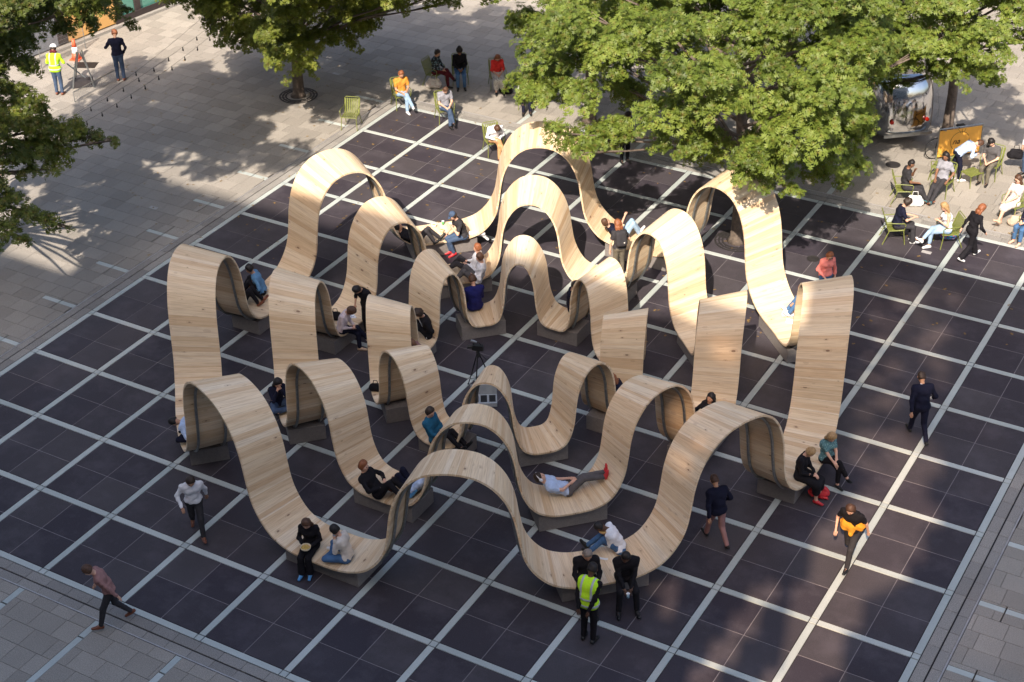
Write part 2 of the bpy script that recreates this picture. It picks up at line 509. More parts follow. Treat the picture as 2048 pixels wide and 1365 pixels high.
def build_ring(ri):
    R = RINGS[ri]
    root = empty('wavy_bench_ring', (RC[0], RC[1], 0), 0, ring_labels[ri], 'bench sculpture')
    prof = ring_profile(R); rm = (R['r0']+R['r1'])/2
    def XY(phi, r, nrm_s, nrm_z, u, dd):
        """position with offset dd along the in-plane normal"""
        z = surf(R, phi, u, r)*M + nrm_z*dd
        a = math.radians(phi)
        s = nrm_s*dd
        x, y = r*M*math.cos(a), r*M*math.sin(a)
        return (x - s*math.sin(a), y + s*math.cos(a), z)
    # dense profile with arclength at mid radius
    s = np.radians(prof[:, 0])*rm*M; z = np.array([surf(R, p[0], p[1], rm)*M for p in prof])
    ds = np.hypot(np.diff(s), np.diff(z)); L = np.concatenate([[0], np.cumsum(ds)])
    def at(l):
        phi = np.interp(l, L, prof[:, 0]); u = np.interp(l, L, prof[:, 1])
        e = .03
        sa, za = np.interp(l-e, L, s), np.interp(l-e, L, z); sb, zb = np.interp(l+e, L, s), np.interp(l+e, L, z)
        if l-e < 0: sa, za = np.interp(0, L, s)-(e-l), z[0]
        if l+e > L[-1]: sb, zb = s[-1]+(l+e-L[-1]), z[-1]
        t = np.array([sb-sa, zb-za]); t /= np.linalg.norm(t)
        return phi, u, -t[1], t[0]
    n = R['n']; step = L[-1]/n
    rs = [R['r0'], (R['r0']+R['r1'])/2, R['r1']]
    planks = []
    for k in range(n):
        gap = .0012
        ls = np.linspace(k*step+gap, (k+1)*step-gap, 4)
        V = []; uvs = []
        for l in ls:
            phi, u, ns, nz = at(l)
            for dd in (0, -TH):
                for r in (R['r0'], R['r1']):
                    V.append(XY(phi, r, ns, nz, u, dd)); uvs.append((r*M, l))
        F = []; U = []
        for q in range(3):
            a = q*4; b_ = a+4
            F.append((a, b_, b_+1, a+1))           # top
            F.append((a+2, a+3, b_+3, b_+2))       # bottom
            F.append((a, a+2, b_+2, b_))           # inner edge
            F.append((a+1, b_+1, b_+3, a+3))       # outer edge
        F.append((0, 1, 3, 2)); F.append((12, 14, 15, 13))
        me = bpy.data.meshes.new('plank'); me.from_pydata(V, [], F); me.materials.append(MAT['wood'])
        uvl = me.uv_layers.new(name='UVMap')
        for p in me.polygons:
            for li in p.loop_indices: 
                vi = me.loops[li].vertex_index
                a = uvs[vi]
                if p.index % 4 in (2, 3) and p.index < 12: a = (a[0]+(vi % 4 > 1)*.05, a[1])
                uvl.data[li].uv = a
            p.use_smooth = p.index < 12
        # sharp edges between faces of different sides
        me.update()
        bm_ = bmesh.new(); bm_.from_mesh(me)
        bmesh.ops.recalc_face_normals(bm_, faces=bm_.faces)
        for e in bm_.edges:
            if len(e.link_faces) == 2 and e.calc_face_angle(0) > .6: e.smooth = False
        bm_.to_mesh(me); bm_.free()
        planks.append(me)
    for q in range(8):
        rz = math.radians(-67.5+45*q)
        for me in planks: link('plank', me, root, None, rz)
    # steel tubes beneath each arch, 2 per arch
    for w in (.22, .78):
        r = R['r0'] + (R['r1']-R['r0'])*w
        pts = []
        for l in np.linspace(L[-1]*.09, L[-1]*.91, 44):
            phi, u, ns, nz = at(l)
            pts.append(XY(phi, r, ns, nz, u, -TH-.036))
        me = None
        for q in range(8):
            rz = math.radians(-67.5+45*q)
            if me is None:
                o = MB().tube(pts, .032, 8).build('steel_tube', MAT['steel'], root, True, None, rz); me = o.data
            else: link('steel_tube', me, root, None, rz)
    b0, b1, bt = R['box']
    me = None
    for q in range(8):
        rz = math.radians(-90+45*q)
        if me is None:
            mb = MB(); zt = ZS*M-TH-.012
            mb.box(((b0+b1)/2*M, 0, zt/2+.006), ((b1-b0)*M, 2*bt*M, zt))
            o = mb.build('plinth', MAT['plinth'], root, False, None, rz); me = o.data
            bv = bmesh.new(); bv.from_mesh(me); bmesh.ops.bevel(bv, geom=bv.edges[:], offset=.006, segments=1, affect='EDGES'); bv.to_mesh(me); bv.free()
        else: link('plinth', me, root, None, rz)
    return root
for ri in range(3): build_ring(ri)

# ------------------------------------------------------------ office blocks south of the square (they cast the big shade)
MAT['facade'] = plain('facade_stone', (.42, .40, .37), .8, 0, .1, 1)
MAT['win'] = plain('office_window', (.05, .07, .08), .1, .2, .1, 1)
MAT['facade_dark'] = plain('bronze_cladding', (.07, .06, .055), .5, 0, .1, 1)
def office(name, x0, x1, y0, y1, h, label, fm='facade'):
    root = empty(name, (x0, y0, 0), 0, label, 'building')
    MB().box(((x1-x0)/2, (y1-y0)/2, h/2), (x1-x0, y1-y0, h)).build('wall', MAT[fm], root)
    mb = None
    nx = max(1, int((x1-x0)/3.2)); nz = int(h/3.8)
    me = None
    if nx*nz < 300:
        for i in range(nx):
            for j in range(nz):
                c = ((i+.5)*(x1-x0)/nx, y1-y0+.02, (j+.55)*h/nz)
                if me is None:
                    o = MB().box((0, 0, 0), ((x1-x0)/nx*.7, .06, h/nz*.6)).build('window', MAT['win'], root); me = o.data; o.location = c
                else: link('window', me, root, c)
    return root
YB = -9.6*M
def hfor(y): return (y-(-9.6))*M/math.sin(SAZ)*math.tan(SEL)
office('office_block', -30*M, .15*M, YB-14*M, YB, hfor(4.6), 'low office block south of the square, left of the stepped tower')
office('office_block', .15*M+.01, 10.05*M, YB-14*M, YB-.3, hfor(1.2), 'middle office block south of the square with flat roof')
office('office_block', 10.05*M+.01, 40*M, YB-14*M, YB-.3, hfor(1.2), 'office block at the south east corner of the square')
# added unseen light mask: solid panels cast roof shade, tinted ones imitate reflected sun
def tinted(name, c):
    m, n, b = new_mat(name); T = NT(n); t = T.node('BsdfTransparent'); t.inputs[0].default_value = (*c, 1)
    g = T.node('BsdfGlossy'); g.inputs['Roughness'].default_value = .1; mx = T.node('MixShader'); mx.inputs[0].default_value = .06
    T.l(t.outputs[0], mx.inputs[1]); T.l(g.outputs[0], mx.inputs[2]); T.l(mx.outputs[0], n.nodes['Material Output'].inputs[0]); return m
MAT['tint_light'] = tinted('mask_tint_light', (.98, .90, .82)); MAT['tint_dark'] = tinted('mask_tint_dark', (.20, .165, .14))
MAT['tint_mid'] = tinted('mask_tint_mid', (.52, .44, .37))
def vnoise(x, y, s):
    from mathutils import noise as mn
    return mn.noise(Vector((x*s, y*s, 3.3)))
def inpoly(x, y, P):
    c = False; j = len(P)-1
    for i in range(len(P)):
        if (P[i][1] > y) != (P[j][1] > y) and x < (P[j][0]-P[i][0])*(y-P[i][1])/(P[j][1]-P[i][1])+P[i][0]: c = not c
        j = i
    return c
def g2(*p): return [tuple(c/M for c in G(a, b)[:2]) for a, b in p]
PA = g2((1530,1165),(1560,1170),(1430,1380),(1360,1380))
PB = g2((1600,1165),(1625,1160),(1640,1060),(1700,1000),(1810,900),(1860,920),(1870,1040),(1800,1180),(1730,1200),(1660,1365),(1640,1400),(1510,1400),(1590,1250))
PC = g2((1715,860),(1870,850),(1880,960),(1780,960),(1690,920))
PD = g2((1740,560),(1930,580),(1880,800),(1720,860))
PE = g2((1310,1170),(1350,1150),(1335,1262))
PF = g2((1190,800),(1560,760),(1560,900),(1380,1160),(1250,1170),(1080,1170),(1000,1150),(1180,950))
PH = g2((0,760),(330,600),(300,690),(60,830))
PI_ = g2((1340,760),(1420,700),(1560,700),(1600,830),(1480,880),(1400,1000),(1330,900))
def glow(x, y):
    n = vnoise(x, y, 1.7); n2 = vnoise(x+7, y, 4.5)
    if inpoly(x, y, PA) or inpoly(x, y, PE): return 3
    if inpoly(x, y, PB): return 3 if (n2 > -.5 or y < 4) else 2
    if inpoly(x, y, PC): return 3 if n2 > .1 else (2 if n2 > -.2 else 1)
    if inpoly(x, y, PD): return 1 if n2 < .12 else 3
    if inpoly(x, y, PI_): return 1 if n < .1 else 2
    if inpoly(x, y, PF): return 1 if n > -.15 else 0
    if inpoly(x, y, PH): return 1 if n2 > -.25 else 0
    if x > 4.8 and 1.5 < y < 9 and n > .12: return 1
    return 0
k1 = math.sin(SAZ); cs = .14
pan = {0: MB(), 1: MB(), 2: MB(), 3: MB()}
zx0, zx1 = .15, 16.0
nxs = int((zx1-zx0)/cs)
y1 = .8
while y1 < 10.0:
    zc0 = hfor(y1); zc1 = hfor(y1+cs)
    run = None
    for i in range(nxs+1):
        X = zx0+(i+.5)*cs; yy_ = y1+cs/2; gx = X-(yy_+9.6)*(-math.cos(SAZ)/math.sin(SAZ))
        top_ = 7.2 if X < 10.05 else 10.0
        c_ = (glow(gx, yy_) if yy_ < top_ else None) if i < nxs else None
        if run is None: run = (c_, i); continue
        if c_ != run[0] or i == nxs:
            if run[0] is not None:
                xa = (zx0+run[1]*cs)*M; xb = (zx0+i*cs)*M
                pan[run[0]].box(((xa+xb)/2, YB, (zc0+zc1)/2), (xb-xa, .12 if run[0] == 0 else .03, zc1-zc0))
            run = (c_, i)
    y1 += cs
scr = empty('light_mask_screen', (0, 0, 0), 0, 'unseen screen added over the south blocks to shape shade and sun patches', 'building')
for k_, nm, mt in ((0, 'mask_solid_panel', 'facade'), (1, 'mask_dark_cells', 'tint_dark'), (2, 'mask_mid_cells', 'tint_mid'), (3, 'mask_light_cells', 'tint_light')):
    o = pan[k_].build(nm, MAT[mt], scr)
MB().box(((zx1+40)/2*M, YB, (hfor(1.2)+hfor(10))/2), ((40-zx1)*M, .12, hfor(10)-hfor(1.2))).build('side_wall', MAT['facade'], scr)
office('office_block', -25*M, 30*M, 27*M, 36*M, 30, 'unseen long dark office block added north of the square to cut sky fill', 'facade_dark')  # unseen block added for its fill light, coloured dark to hold it back

# ------------------------------------------------------------ trees
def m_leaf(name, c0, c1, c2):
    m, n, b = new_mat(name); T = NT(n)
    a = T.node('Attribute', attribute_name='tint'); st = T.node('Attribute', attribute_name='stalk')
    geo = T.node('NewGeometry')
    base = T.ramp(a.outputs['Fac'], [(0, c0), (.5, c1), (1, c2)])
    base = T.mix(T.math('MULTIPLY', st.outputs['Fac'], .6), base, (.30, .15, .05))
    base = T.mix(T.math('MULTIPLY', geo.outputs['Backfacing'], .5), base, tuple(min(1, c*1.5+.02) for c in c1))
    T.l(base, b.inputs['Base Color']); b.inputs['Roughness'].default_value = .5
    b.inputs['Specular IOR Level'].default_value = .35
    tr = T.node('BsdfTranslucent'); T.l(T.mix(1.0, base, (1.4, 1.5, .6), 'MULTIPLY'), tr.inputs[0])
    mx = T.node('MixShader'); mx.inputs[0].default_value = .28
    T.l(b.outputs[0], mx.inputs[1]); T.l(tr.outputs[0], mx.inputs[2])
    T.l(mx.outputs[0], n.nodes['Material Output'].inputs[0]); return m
MAT['leaf'] = m_leaf('oak_leaf', (.055, .082, .012), (.12, .165, .024), (.21, .26, .05))
MAT['leaf_yellow'] = m_leaf('oak_leaf_yellow', (.075, .10, .016), (.14, .17, .026), (.22, .25, .045))
MAT['leaf_shade'] = m_leaf('oak_leaf_shade', (.035, .052, .010), (.075, .10, .017), (.15, .18, .03))  # darker oak leaf; shade on the left oak put into the colour
MAT['bark'] = plain('bark', (.13, .10, .08), .9, 0, .35, 9, .8)
LX = [(0, 0), (.16, .0), (.30, .30), (.36, .03), (.40, -.0), (.56, .38), (.60, .03), (.80, .24), (.80, .03), (1, 0)]
def leaf_template():
    V = [(0, 0), (.18, .035), (.18, -.035), (.85, .03), (.85, -.03), (1.0, 0),
         (.34, .30), (.34, -.30), (.60, .36), (.60, -.36), (.84, .25), (.84, -.25),
         (.30, .03), (.30, -.03), (.42, .03), (.42, -.03), (.50, .03), (.50, -.03), (.66, .03), (.66, -.03), (.72, .03), (.72, -.03)]
    F = [(0, 2, 1), (1, 2, 4), (1, 4, 3), (3, 4, 5), (1, 14, 6), (2, 7, 15), (16, 20, 8), (17, 9, 21), (18, 3, 10), (19, 11, 4)]
    return np.array(V, float), F
LV, LF = leaf_template()
def cluster_templates(n=8, seed=1):
    r = np.random.default_rng(seed); out = []
    for _ in range(n):
        Vs, Fs, St = [], [], []; nl = r.integers(6, 9); a0 = r.uniform(0, 6.28)
        for k in range(nl):
            L = r.uniform(.14, .215); az = a0 + k*2.4 + r.uniform(-.3, .3); el = r.uniform(-.35, .75); roll = r.uniform(-.5, .5)
            x = LV[:, 0]*L; y = LV[:, 1]*L*1.25; z = -1.2*(LV[:, 0]**2)*L*.35 + np.abs(LV[:, 1])*L*.25
            y, z = y*math.cos(roll)-z*math.sin(roll), y*math.sin(roll)+z*math.cos(roll)
            x, z = x*math.cos(el)-z*math.sin(el), x*math.sin(el)+z*math.cos(el)
            x, y = x*math.cos(az)-y*math.sin(az), x*math.sin(az)+y*math.cos(az)
            o = len(Vs)*len(LV)
            Vs.append(np.stack([x, y, z+r.uniform(-.03, .03)], 1)); Fs += [tuple(i+o for i in f) for f in LF]
            St.append(np.clip(1-LV[:, 0]*4, 0, 1))
        out.append((np.concatenate(Vs), np.array(Fs), np.concatenate(St)))
    return out
CT = cluster_templates()
def crown_mesh(pads, dens, mat, seed):
    """pads: (x, y, z, r) metres; leaf rosettes spread over and inside the upper shells"""
    r = np.random.default_rng(seed); Vs, Fs, Ti, St = [], [], [], []; off = 0
    for (px_, py_, pz_, pr) in pads:
        n = int(dens*pr*pr*11.5)
        d = r.normal(size=(n, 3)); d /= np.linalg.norm(d, axis=1)[:, None]
        d[:, 2] = np.where(r.random(n) < .72, np.abs(d[:, 2]), d[:, 2])
        rad = pr*(1-.45*r.random(n)**1.6)*(1+.12*r.normal(size=n))
        c = np.array([px_, py_, pz_]) + d*rad[:, None]*np.array([1, 1, .68])
        tone = r.random()
        for i in range(n):
            tv, tf, ts = CT[r.integers(len(CT))]
            up = d[i]*.55 + np.array([.05, -.35, .85]) + r.normal(size=3)*.25; up /= np.linalg.norm(up)
            a = np.cross(up, [math.cos(i), math.sin(i), .1]); a /= np.linalg.norm(a); b_ = np.cross(up, a)
            s = r.uniform(.8, 1.25)
            V = (tv[:, 0:1]*a + tv[:, 1:2]*b_ + tv[:, 2:3]*up)*s + c[i]
            Vs.append(V); Fs.append(tf+off); off += len(V)
            Ti.append(np.full(len(V), np.clip(.35*tone+.65*r.random(), 0, 1))); St.append(ts)
    me = npmesh('crown', np.concatenate(Vs), np.concatenate(Fs), mat)
    for nm, dat in (('tint', Ti), ('stalk', St)):
        at = me.attributes.new(nm, 'FLOAT', 'POINT'); at.data.foreach_set('value', np.concatenate(dat).astype(np.float32))
    return me
def ell_pads(c, R, n, pr, seed, shell=.55):
    r = np.random.default_rng(seed); out = []; tries = 0
    while len(out) < n and tries < 9000:
        tries += 1
        d = r.normal(size=3); d /= np.linalg.norm(d); k = r.uniform(shell, .93)
        p = np.array(c) + d*np.array(R)*k
        if d[2] < -.86: continue
        rr = r.uniform(*pr)
        if any(np.linalg.norm((p-np.array(q[:3]))*np.array([1, 1, 1.4])) < .62*(rr+q[3]) for q in out): continue
        out.append((p[0], p[1], p[2], rr))
    return out
def tree(base, pads, label, dens=11, mat='leaf', seed=0, tr=.24, fork=2.4, lean=.5, bare=0):
    root = empty('oak_tree', base, 0, label, 'tree')
    r = random.Random(seed); mb = MB()
    bx, by, bz = base
    top = max(p[2] for p in pads)
    cx_ = sum(p[0] for p in pads)/len(pads)-bx; cy_ = sum(p[1] for p in pads)/len(pads)-by
    ax = [Vector((0, 0, -.02)), Vector((.02, 0, .12)), Vector((.03, .02, fork*.5)), Vector((.0, .05, fork)), Vector((cx_*lean, cy_*lean, (fork+top)/2)), Vector((cx_*lean*1.6, cy_*lean*1.6, top-.8))]
    mb.tube(ax, [tr*1.35, tr, tr*.85, tr*.75, tr*.42, .04], 10)
    trunk = mb.build('trunk', MAT['bark'], root, True)
    for p in pads[bare:]:
        q = Vector((p[0]-bx, p[1]-by, p[2]-bz)); dz = q.z - .55*math.hypot(q.x, q.y)
        t = min(max((dz-fork)/(top-.8-fork), 0.0), .95) if top-.8 > fork else 0
        a = ax[3].lerp(ax[4], min(1, t*2)) if t < .5 else ax[4].lerp(ax[5], (t-.5)*2)
        if t <= 0: a = ax[2].lerp(ax[3], min(1, max(0, (q.z-.25*math.hypot(q.x, q.y)-fork*.5)/(fork*.5))))
        mid = a.lerp(q, .5) + Vector((r.uniform(-.15, .15), r.uniform(-.15, .15), .22))
        MB().tube([a, mid, q], [.055, .035, .012], 5, False).build('branch', MAT['bark'], root, True)
        for k in range(3):
            e = q + Vector((r.uniform(-1, 1), r.uniform(-1, 1), r.uniform(-.2, .5)))*p[3]*.8
            MB().tube([mid.lerp(q, .5), q.lerp(e, .5)+Vector((0, 0, .05)), e], [.02, .012, .005], 4, False).build('twig', MAT['bark'], root)
    me = crown_mesh([(p[0]-bx, p[1]-by, p[2]-bz, p[3]) for p in pads], dens, MAT[mat], seed+10)
    o = link('crown', me, root)
    return root
def pp(lst): 
    out = []
    for x, y, z, r_ in lst:
        g = G(x, y, z*M); out.append((g[0], g[1], z*M, r_*M))
    return out
t1 = pp([(30,20,3,.33),(90,15,3,.3),(150,12,3,.24),(205,8,3,.24),(245,30,2.8,.15),(180,50,2.8,.14),(125,55,2.8,.17),(60,70,2.8,.25),(268,52,2.7,.08),(5,100,2.8,.33),(35,140,2.6,.24),(-30,170,2.6,.4),(22,200,2.4,.32),(62,225,2.3,.22),
 (15,260,2.2,.33),(80,262,2.2,.26),(135,262,2.1,.22),(185,275,2,.14),(225,282,1.95,.07),(70,300,2.0,.25),(120,308,1.9,.18),(15,312,2.1,.25),(100,340,1.9,.13),(50,350,1.9,.14),(-30,380,1.9,.3),(15,405,1.8,.18),(60,432,1.7,.17),(100,447,1.6,.13),
 (140,460,1.55,.05),(15,460,1.6,.18),(45,485,1.5,.1),(-30,490,1.7,.2),(-40,80,3,.45),(-60,260,2.6,.5)])
t1 += [(x*M, y*M, z*M, r_*M) for x, y, z, r_ in [(-3.4,4.4,4.3,.55),(-4.4,4.2,4.6,.6),(-3.0,3.6,4.2,.45),(-4.9,5.2,4.4,.55),(-3.9,3.4,4.7,.6),(-4.8,3.2,4.2,.5),(-2.7,4.5,3.9,.3),(-5.8,4.6,4.0,.6),(-5.6,6.2,3.6,.5),(-3.6,5.4,4.4,.45),(-4.4,6.2,4.3,.5),(-6.3,5.4,4.3,.6)]]
def proj(x, y, z):
    p = CR @ (np.array([x, y, z])-CC); return p[0]/p[2]*FPX+1024, p[1]/p[2]*FPX+682.5, FPX/p[2]
def below(pads, xs, ys, k=.85):
    """drop pads hanging lower than the crown outline does"""
    out = []
    for p in pads:
        u, v, sc = proj(*p[:3]); rr = p[3]*sc
        if v + rr*k < np.interp(u, xs, ys) and all(v + rr*.35 < np.interp(u+q*rr, xs, ys) for q in (-.95, .95)): out.append(p)
    return out
t1x = below(ell_pads((-4.2*M, 4.8*M, 4.6*M), (2.5*M, 2.4*M, .6*M), 34, (.5, .95), 45, .1), [-600, 0, 240, 300, 600], [60, 40, 30, -10, -10])  # unseen pads added to the crown to shade the left paving
t1x += below(ell_pads((-5.0*M, 3.6*M, 3.3*M), (1.7*M, 1.7*M, 1.0*M), 34, (.4, .8), 55, .1), [-900, -75, -60, 600], [2000, 2000, -10, -10])
tree((-4.95*M, 3.5*M, 0), t1x + t1, 'big oak at the left edge, shaded below and sunlit yellow green above', 13, 'leaf_shade', 3, .26, 6.2, .12, len(t1x)+12)
b2 = G(597, 192); 
p2 = ell_pads((b2[0]+.35, b2[1]-.2, 1.95*M), (2.05*M, 2.05*M, 1.45*M), 58, (.6, 1.0), 5) + ell_pads((-2.9*M, 9.3*M, 3.5*M), (2.3*M, 2.1*M, .9*M), 40, (.6, 1.0), 25, .2) + pp([(800,5,2.2,.22),(860,0,2.1,.2),(905,8,2.0,.12)])
p2 = below(p2, [300, 350, 380, 430, 500, 590, 650, 720, 760, 850, 920, 940], [40, 90, 115, 130, 160, 190, 165, 125, 85, 50, 35, -20])
tree(b2, p2, 'round bright oak standing alone behind the wooden rings, upper left of centre', 10.5, 'leaf_yellow', 7, .2, 1.7)
b3 = G(1475, 482)
p3 = below(ell_pads((3.25*M, 9.35*M, 2.55*M), (2.8*M, 2.7*M, 1.6*M), 120, (.45, .95), 6), [1000, 1040, 1100, 1200, 1300, 1400, 1500, 1580, 1700, 1760, 1800, 1900], [150, 290, 320, 335, 325, 365, 390, 412, 395, 330, 190, 120])
p3 += pp([(1110,270,2.2,.2),(1165,310,2.0,.14),(1580,385,1.7,.12)])
tree(b3, p3, 'wide oak growing out of the dark floor, crown hanging over the back arches', 12, 'leaf', 8, .23, 2.6, .5, len(p3)*6//10)
b4 = G(1893, 262)
c4 = G(1900, 70, 2.3*M)
p4 = below(ell_pads((c4[0], c4[1], 2.3*M), (1.75*M, 1.75*M, 1.35*M), 60, (.45, .8), 9), [1600, 1740, 1800, 1860, 1900, 1960, 2048, 2200], [180, 190, 170, 190, 235, 215, 130, 100])
tree((b4[0], b4[1], 0), p4, 'oak behind the silver trailer at the upper right', 11, 'leaf', 9, .17, 2.4)
c5 = G(1180, -60, 2.4*M)
p5 = ell_pads((-1.6*M, 9.3*M, 3.3*M), (1.9*M, 1.7*M, .9*M), 40, (.6, 1.0), 35, .2)  # unseen branchless pads added to shade the paving at the top
p5 = below(p5, [500, 800, 900, 950, 1100, 1400], [-10, -10, 0, 40, 60, 60])
tree((c5[0], c5[1], 0), p5 + ell_pads((c5[0], c5[1], 2.4*M), (1.75*M, 1.75*M, 1.1*M), 34, (.55, .9), 11), 'far oak cut off by the top edge, left of the widest crown', 11, 'leaf', 12, .2, 2.4, .5, len(p5))
c6 = G(1600, -140, 2.8*M)
tree((c6[0], c6[1], 0), ell_pads((c6[0], c6[1], 2.8*M), (2.1*M, 2.1*M, 1.2*M), 44, (.6, .95), 13), 'far oak behind the widest crown at the top edge', 11, 'leaf', 14, .2, 2.4)

# round tree grates
MAT['iron'] = plain('cast_iron', (.05, .045, .045), .6, .5)
def grate(x, y, r, label):
    root = empty('tree_grate', (x, y, 0), 0, label, 'grate')
    for k, rr in enumerate((.62, .78, .94)):
        mb = MB(); n = 28
        V = []; F = []
        for i in range(n):
            a = 2*PI*i/n
            for q, zz in ((rr*r, .006), (rr*r+.05, .006), (rr*r+.05, .014), (rr*r, .014)): V.append((q*math.cos(a), q*math.sin(a), zz))
        for i in range(n):
            j = (i+1) % n
            for q in range(4): F.append((i*4+q, j*4+q, j*4+(q+1) % 4, i*4+(q+1) % 4))
        mb.add(V, F); mb.build('ring', MAT['iron'], root)
    mb = MB()
    for i in range(16):
        a = 2*PI*i/16; mb.box((r*.82*math.cos(a), r*.82*math.sin(a), .009), (r*.38, .025, .005), a)
    mb.build('spoke', MAT['iron'], root)
grate(b2[0], b2[1], .62, 'round iron grate at the foot of the tree left of centre')
grate(b3[0], b3[1], .62, 'round iron grate at the foot of the oak on the dark floor')
# ------------------------------------------------------------ people
SKIN = {k: plain('skin_'+k, c, .5, 0, .06, 8) for k, c in dict(light=(.62, .36, .26), tan=(.46, .25, .16), brown=(.22, .105, .06), dark=(.095, .045, .028)).items()}
HAIRM = {k: plain('hair_'+k, c, .55, 0, .3, 30) for k, c in dict(black=(.012, .009, .009), dark=(.03, .018, .013), brown=(.075, .035, .02), red=(.22, .075, .03), blonde=(.36, .22, .10), grey=(.2, .17, .15)).items()}
def cloth(name, col, rough=.85): return plain('cloth_'+name, col, rough, 0, .16, 7, .3, .2)
CL = {k: cloth(k, c) for k, c in dict(black=(.010, .009, .012), charcoal=(.035, .033, .038), navy=(.009, .010, .026), royal=(.012, .014, .10), white=(.74, .74, .78), sky=(.42, .52, .72), teal_shirt=(.015, .10, .19),
    denim=(.055, .085, .15), light_denim=(.28, .40, .55), blue_jeans=(.06, .13, .26), grey=(.26, .26, .30), grey_dark=(.09, .085, .09), red=(.62, .035, .03), coral=(.72, .22, .19), orange=(.60, .26, .045), cream=(.62, .57, .52), rose=(.60, .50, .52),
    tan=(.48, .27, .13), beige=(.45, .35, .27), khaki=(.13, .115, .09), denimshirt=(.10, .22, .38), burgundy=(.09, .012, .018), hivis=(.50, .85, .03), silver=(.42, .45, .48), brownpink=(.30, .16, .15), dress_teal=(.10, .22, .25)).items()}
def m_pattern(name, base, spots, scale=14, thr=.5):
    m, n, b = new_mat(name); T = NT(n); tc = T.node('TexCoord')
    vo = T.node('TexVoronoi'); vo.inputs['Scale'].default_value = scale; T.l(tc.outputs['Object'], vo.inputs['Vector'])
    col = T.mix(T.ramp(vo.outputs['Distance'], [(thr-.08, 1.0), (thr, 0.0)]), base, spots[0])
    vo2 = T.node('TexVoronoi'); vo2.inputs['Scale'].default_value = scale*.7; T.l(tc.outputs['Object'], vo2.inputs['Vector'])
    col = T.mix(T.ramp(vo2.outputs['Distance'], [(thr*.5-.05, 1.0), (thr*.5, 0.0)]), col, spots[1])
    T.l(col, b.inputs['Base Color']); b.inputs['Roughness'].default_value = .8; return m
CL['floral_dark'] = m_pattern('floral_dark', (.012, .015, .02), [(.14, .22, .24), (.45, .42, .42)], 16, .42)
CL['floral_white'] = m_pattern('floral_white', (.66, .60, .55), [(.55, .30, .27), (.70, .67, .6)], 18, .3)
CL['teal_print'] = m_pattern('teal_print', (.07, .17, .19), [(.22, .36, .36), (.12, .22, .24)], 34, .4)
CL['grey_print'] = m_pattern('grey_print', (.50, .48, .45), [(.30, .29, .28), (.62, .6, .57)], 16, .42)
SHOE = {k: plain('shoe_'+k, c, .45, 0, .1) for k, c in dict(black=(.01, .01, .011), white=(.75, .75, .77), brown=(.16, .05, .025), red=(.55, .03, .04), blue=(.09, .28, .55), teal=(.05, .16, .18), nude=(.5, .36, .26), grey=(.15, .15, .16)).items()}
EYEM = plain('eye_dark', (.02, .012, .01), .3); LIPM = plain('lip', (.30, .10, .08), .5)

def V3(*a): return np.array(a, float)
def nrm(v): return v/np.linalg.norm(v)
def surface_nets(f, org, h):
    ins = f < 0; nx, ny, nz = f.shape
    c = [(i, j, k) for i in (0, 1) for j in (0, 1) for k in (0, 1)]
    sl = lambda a, i, j, k: a[i:nx-1+i, j:ny-1+j, k:nz-1+k]
    cnt = sum(sl(ins, *q).astype(np.int8) for q in c)
    act = (cnt > 0) & (cnt < 8); I = np.argwhere(act)
    if len(I) == 0: return None
    acc = np.zeros((len(I), 3)); n = np.zeros(len(I))
    ix, iy, iz = I.T
    for a in c:
        for ax in range(3):
            if a[ax]: continue
            b_ = list(a); b_[ax] = 1
            fa = f[ix+a[0], iy+a[1], iz+a[2]]; fb = f[ix+b_[0], iy+b_[1], iz+b_[2]]
            m = (fa < 0) != (fb < 0); t = np.where(m, fa/np.where(m, fa-fb, 1), 0)
            p = np.tile(np.array(a, float), (len(I), 1)); p[:, ax] += t
            acc += p*m[:, None]; n += m
    V = (I + acc/n[:, None])*h + org
    idx = -np.ones(act.shape, np.int64); idx[ix, iy, iz] = np.arange(len(I))
    F = []
    for ax in range(3):
        s0 = [slice(1, -1)]*3; s0[ax] = slice(0, -1); s1 = list(s0); s1[ax] = slice(1, None)
        a = ins[tuple(s0)]; b_ = ins[tuple(s1)]
        E = np.argwhere(a != b_)
        if len(E) == 0: continue
        sg = a[tuple(E.T)]
        o = np.array([1, 1, 1]); o[ax] = 0; E = E+o
        u, v = [q for q in range(3) if q != ax]
        def at(du, dv):
            q = E.copy(); q[:, u] -= du; q[:, v] -= dv; return idx[q[:, 0], q[:, 1], q[:, 2]]
        Q = np.stack([at(1, 1), at(0, 1), at(0, 0), at(1, 0)], 1)
        flip = sg if ax != 1 else ~sg
        Q[~flip] = Q[~flip][:, ::-1]; F.append(Q)
    F = np.concatenate(F); F = F[(F >= 0).all(1)]
    return V, F
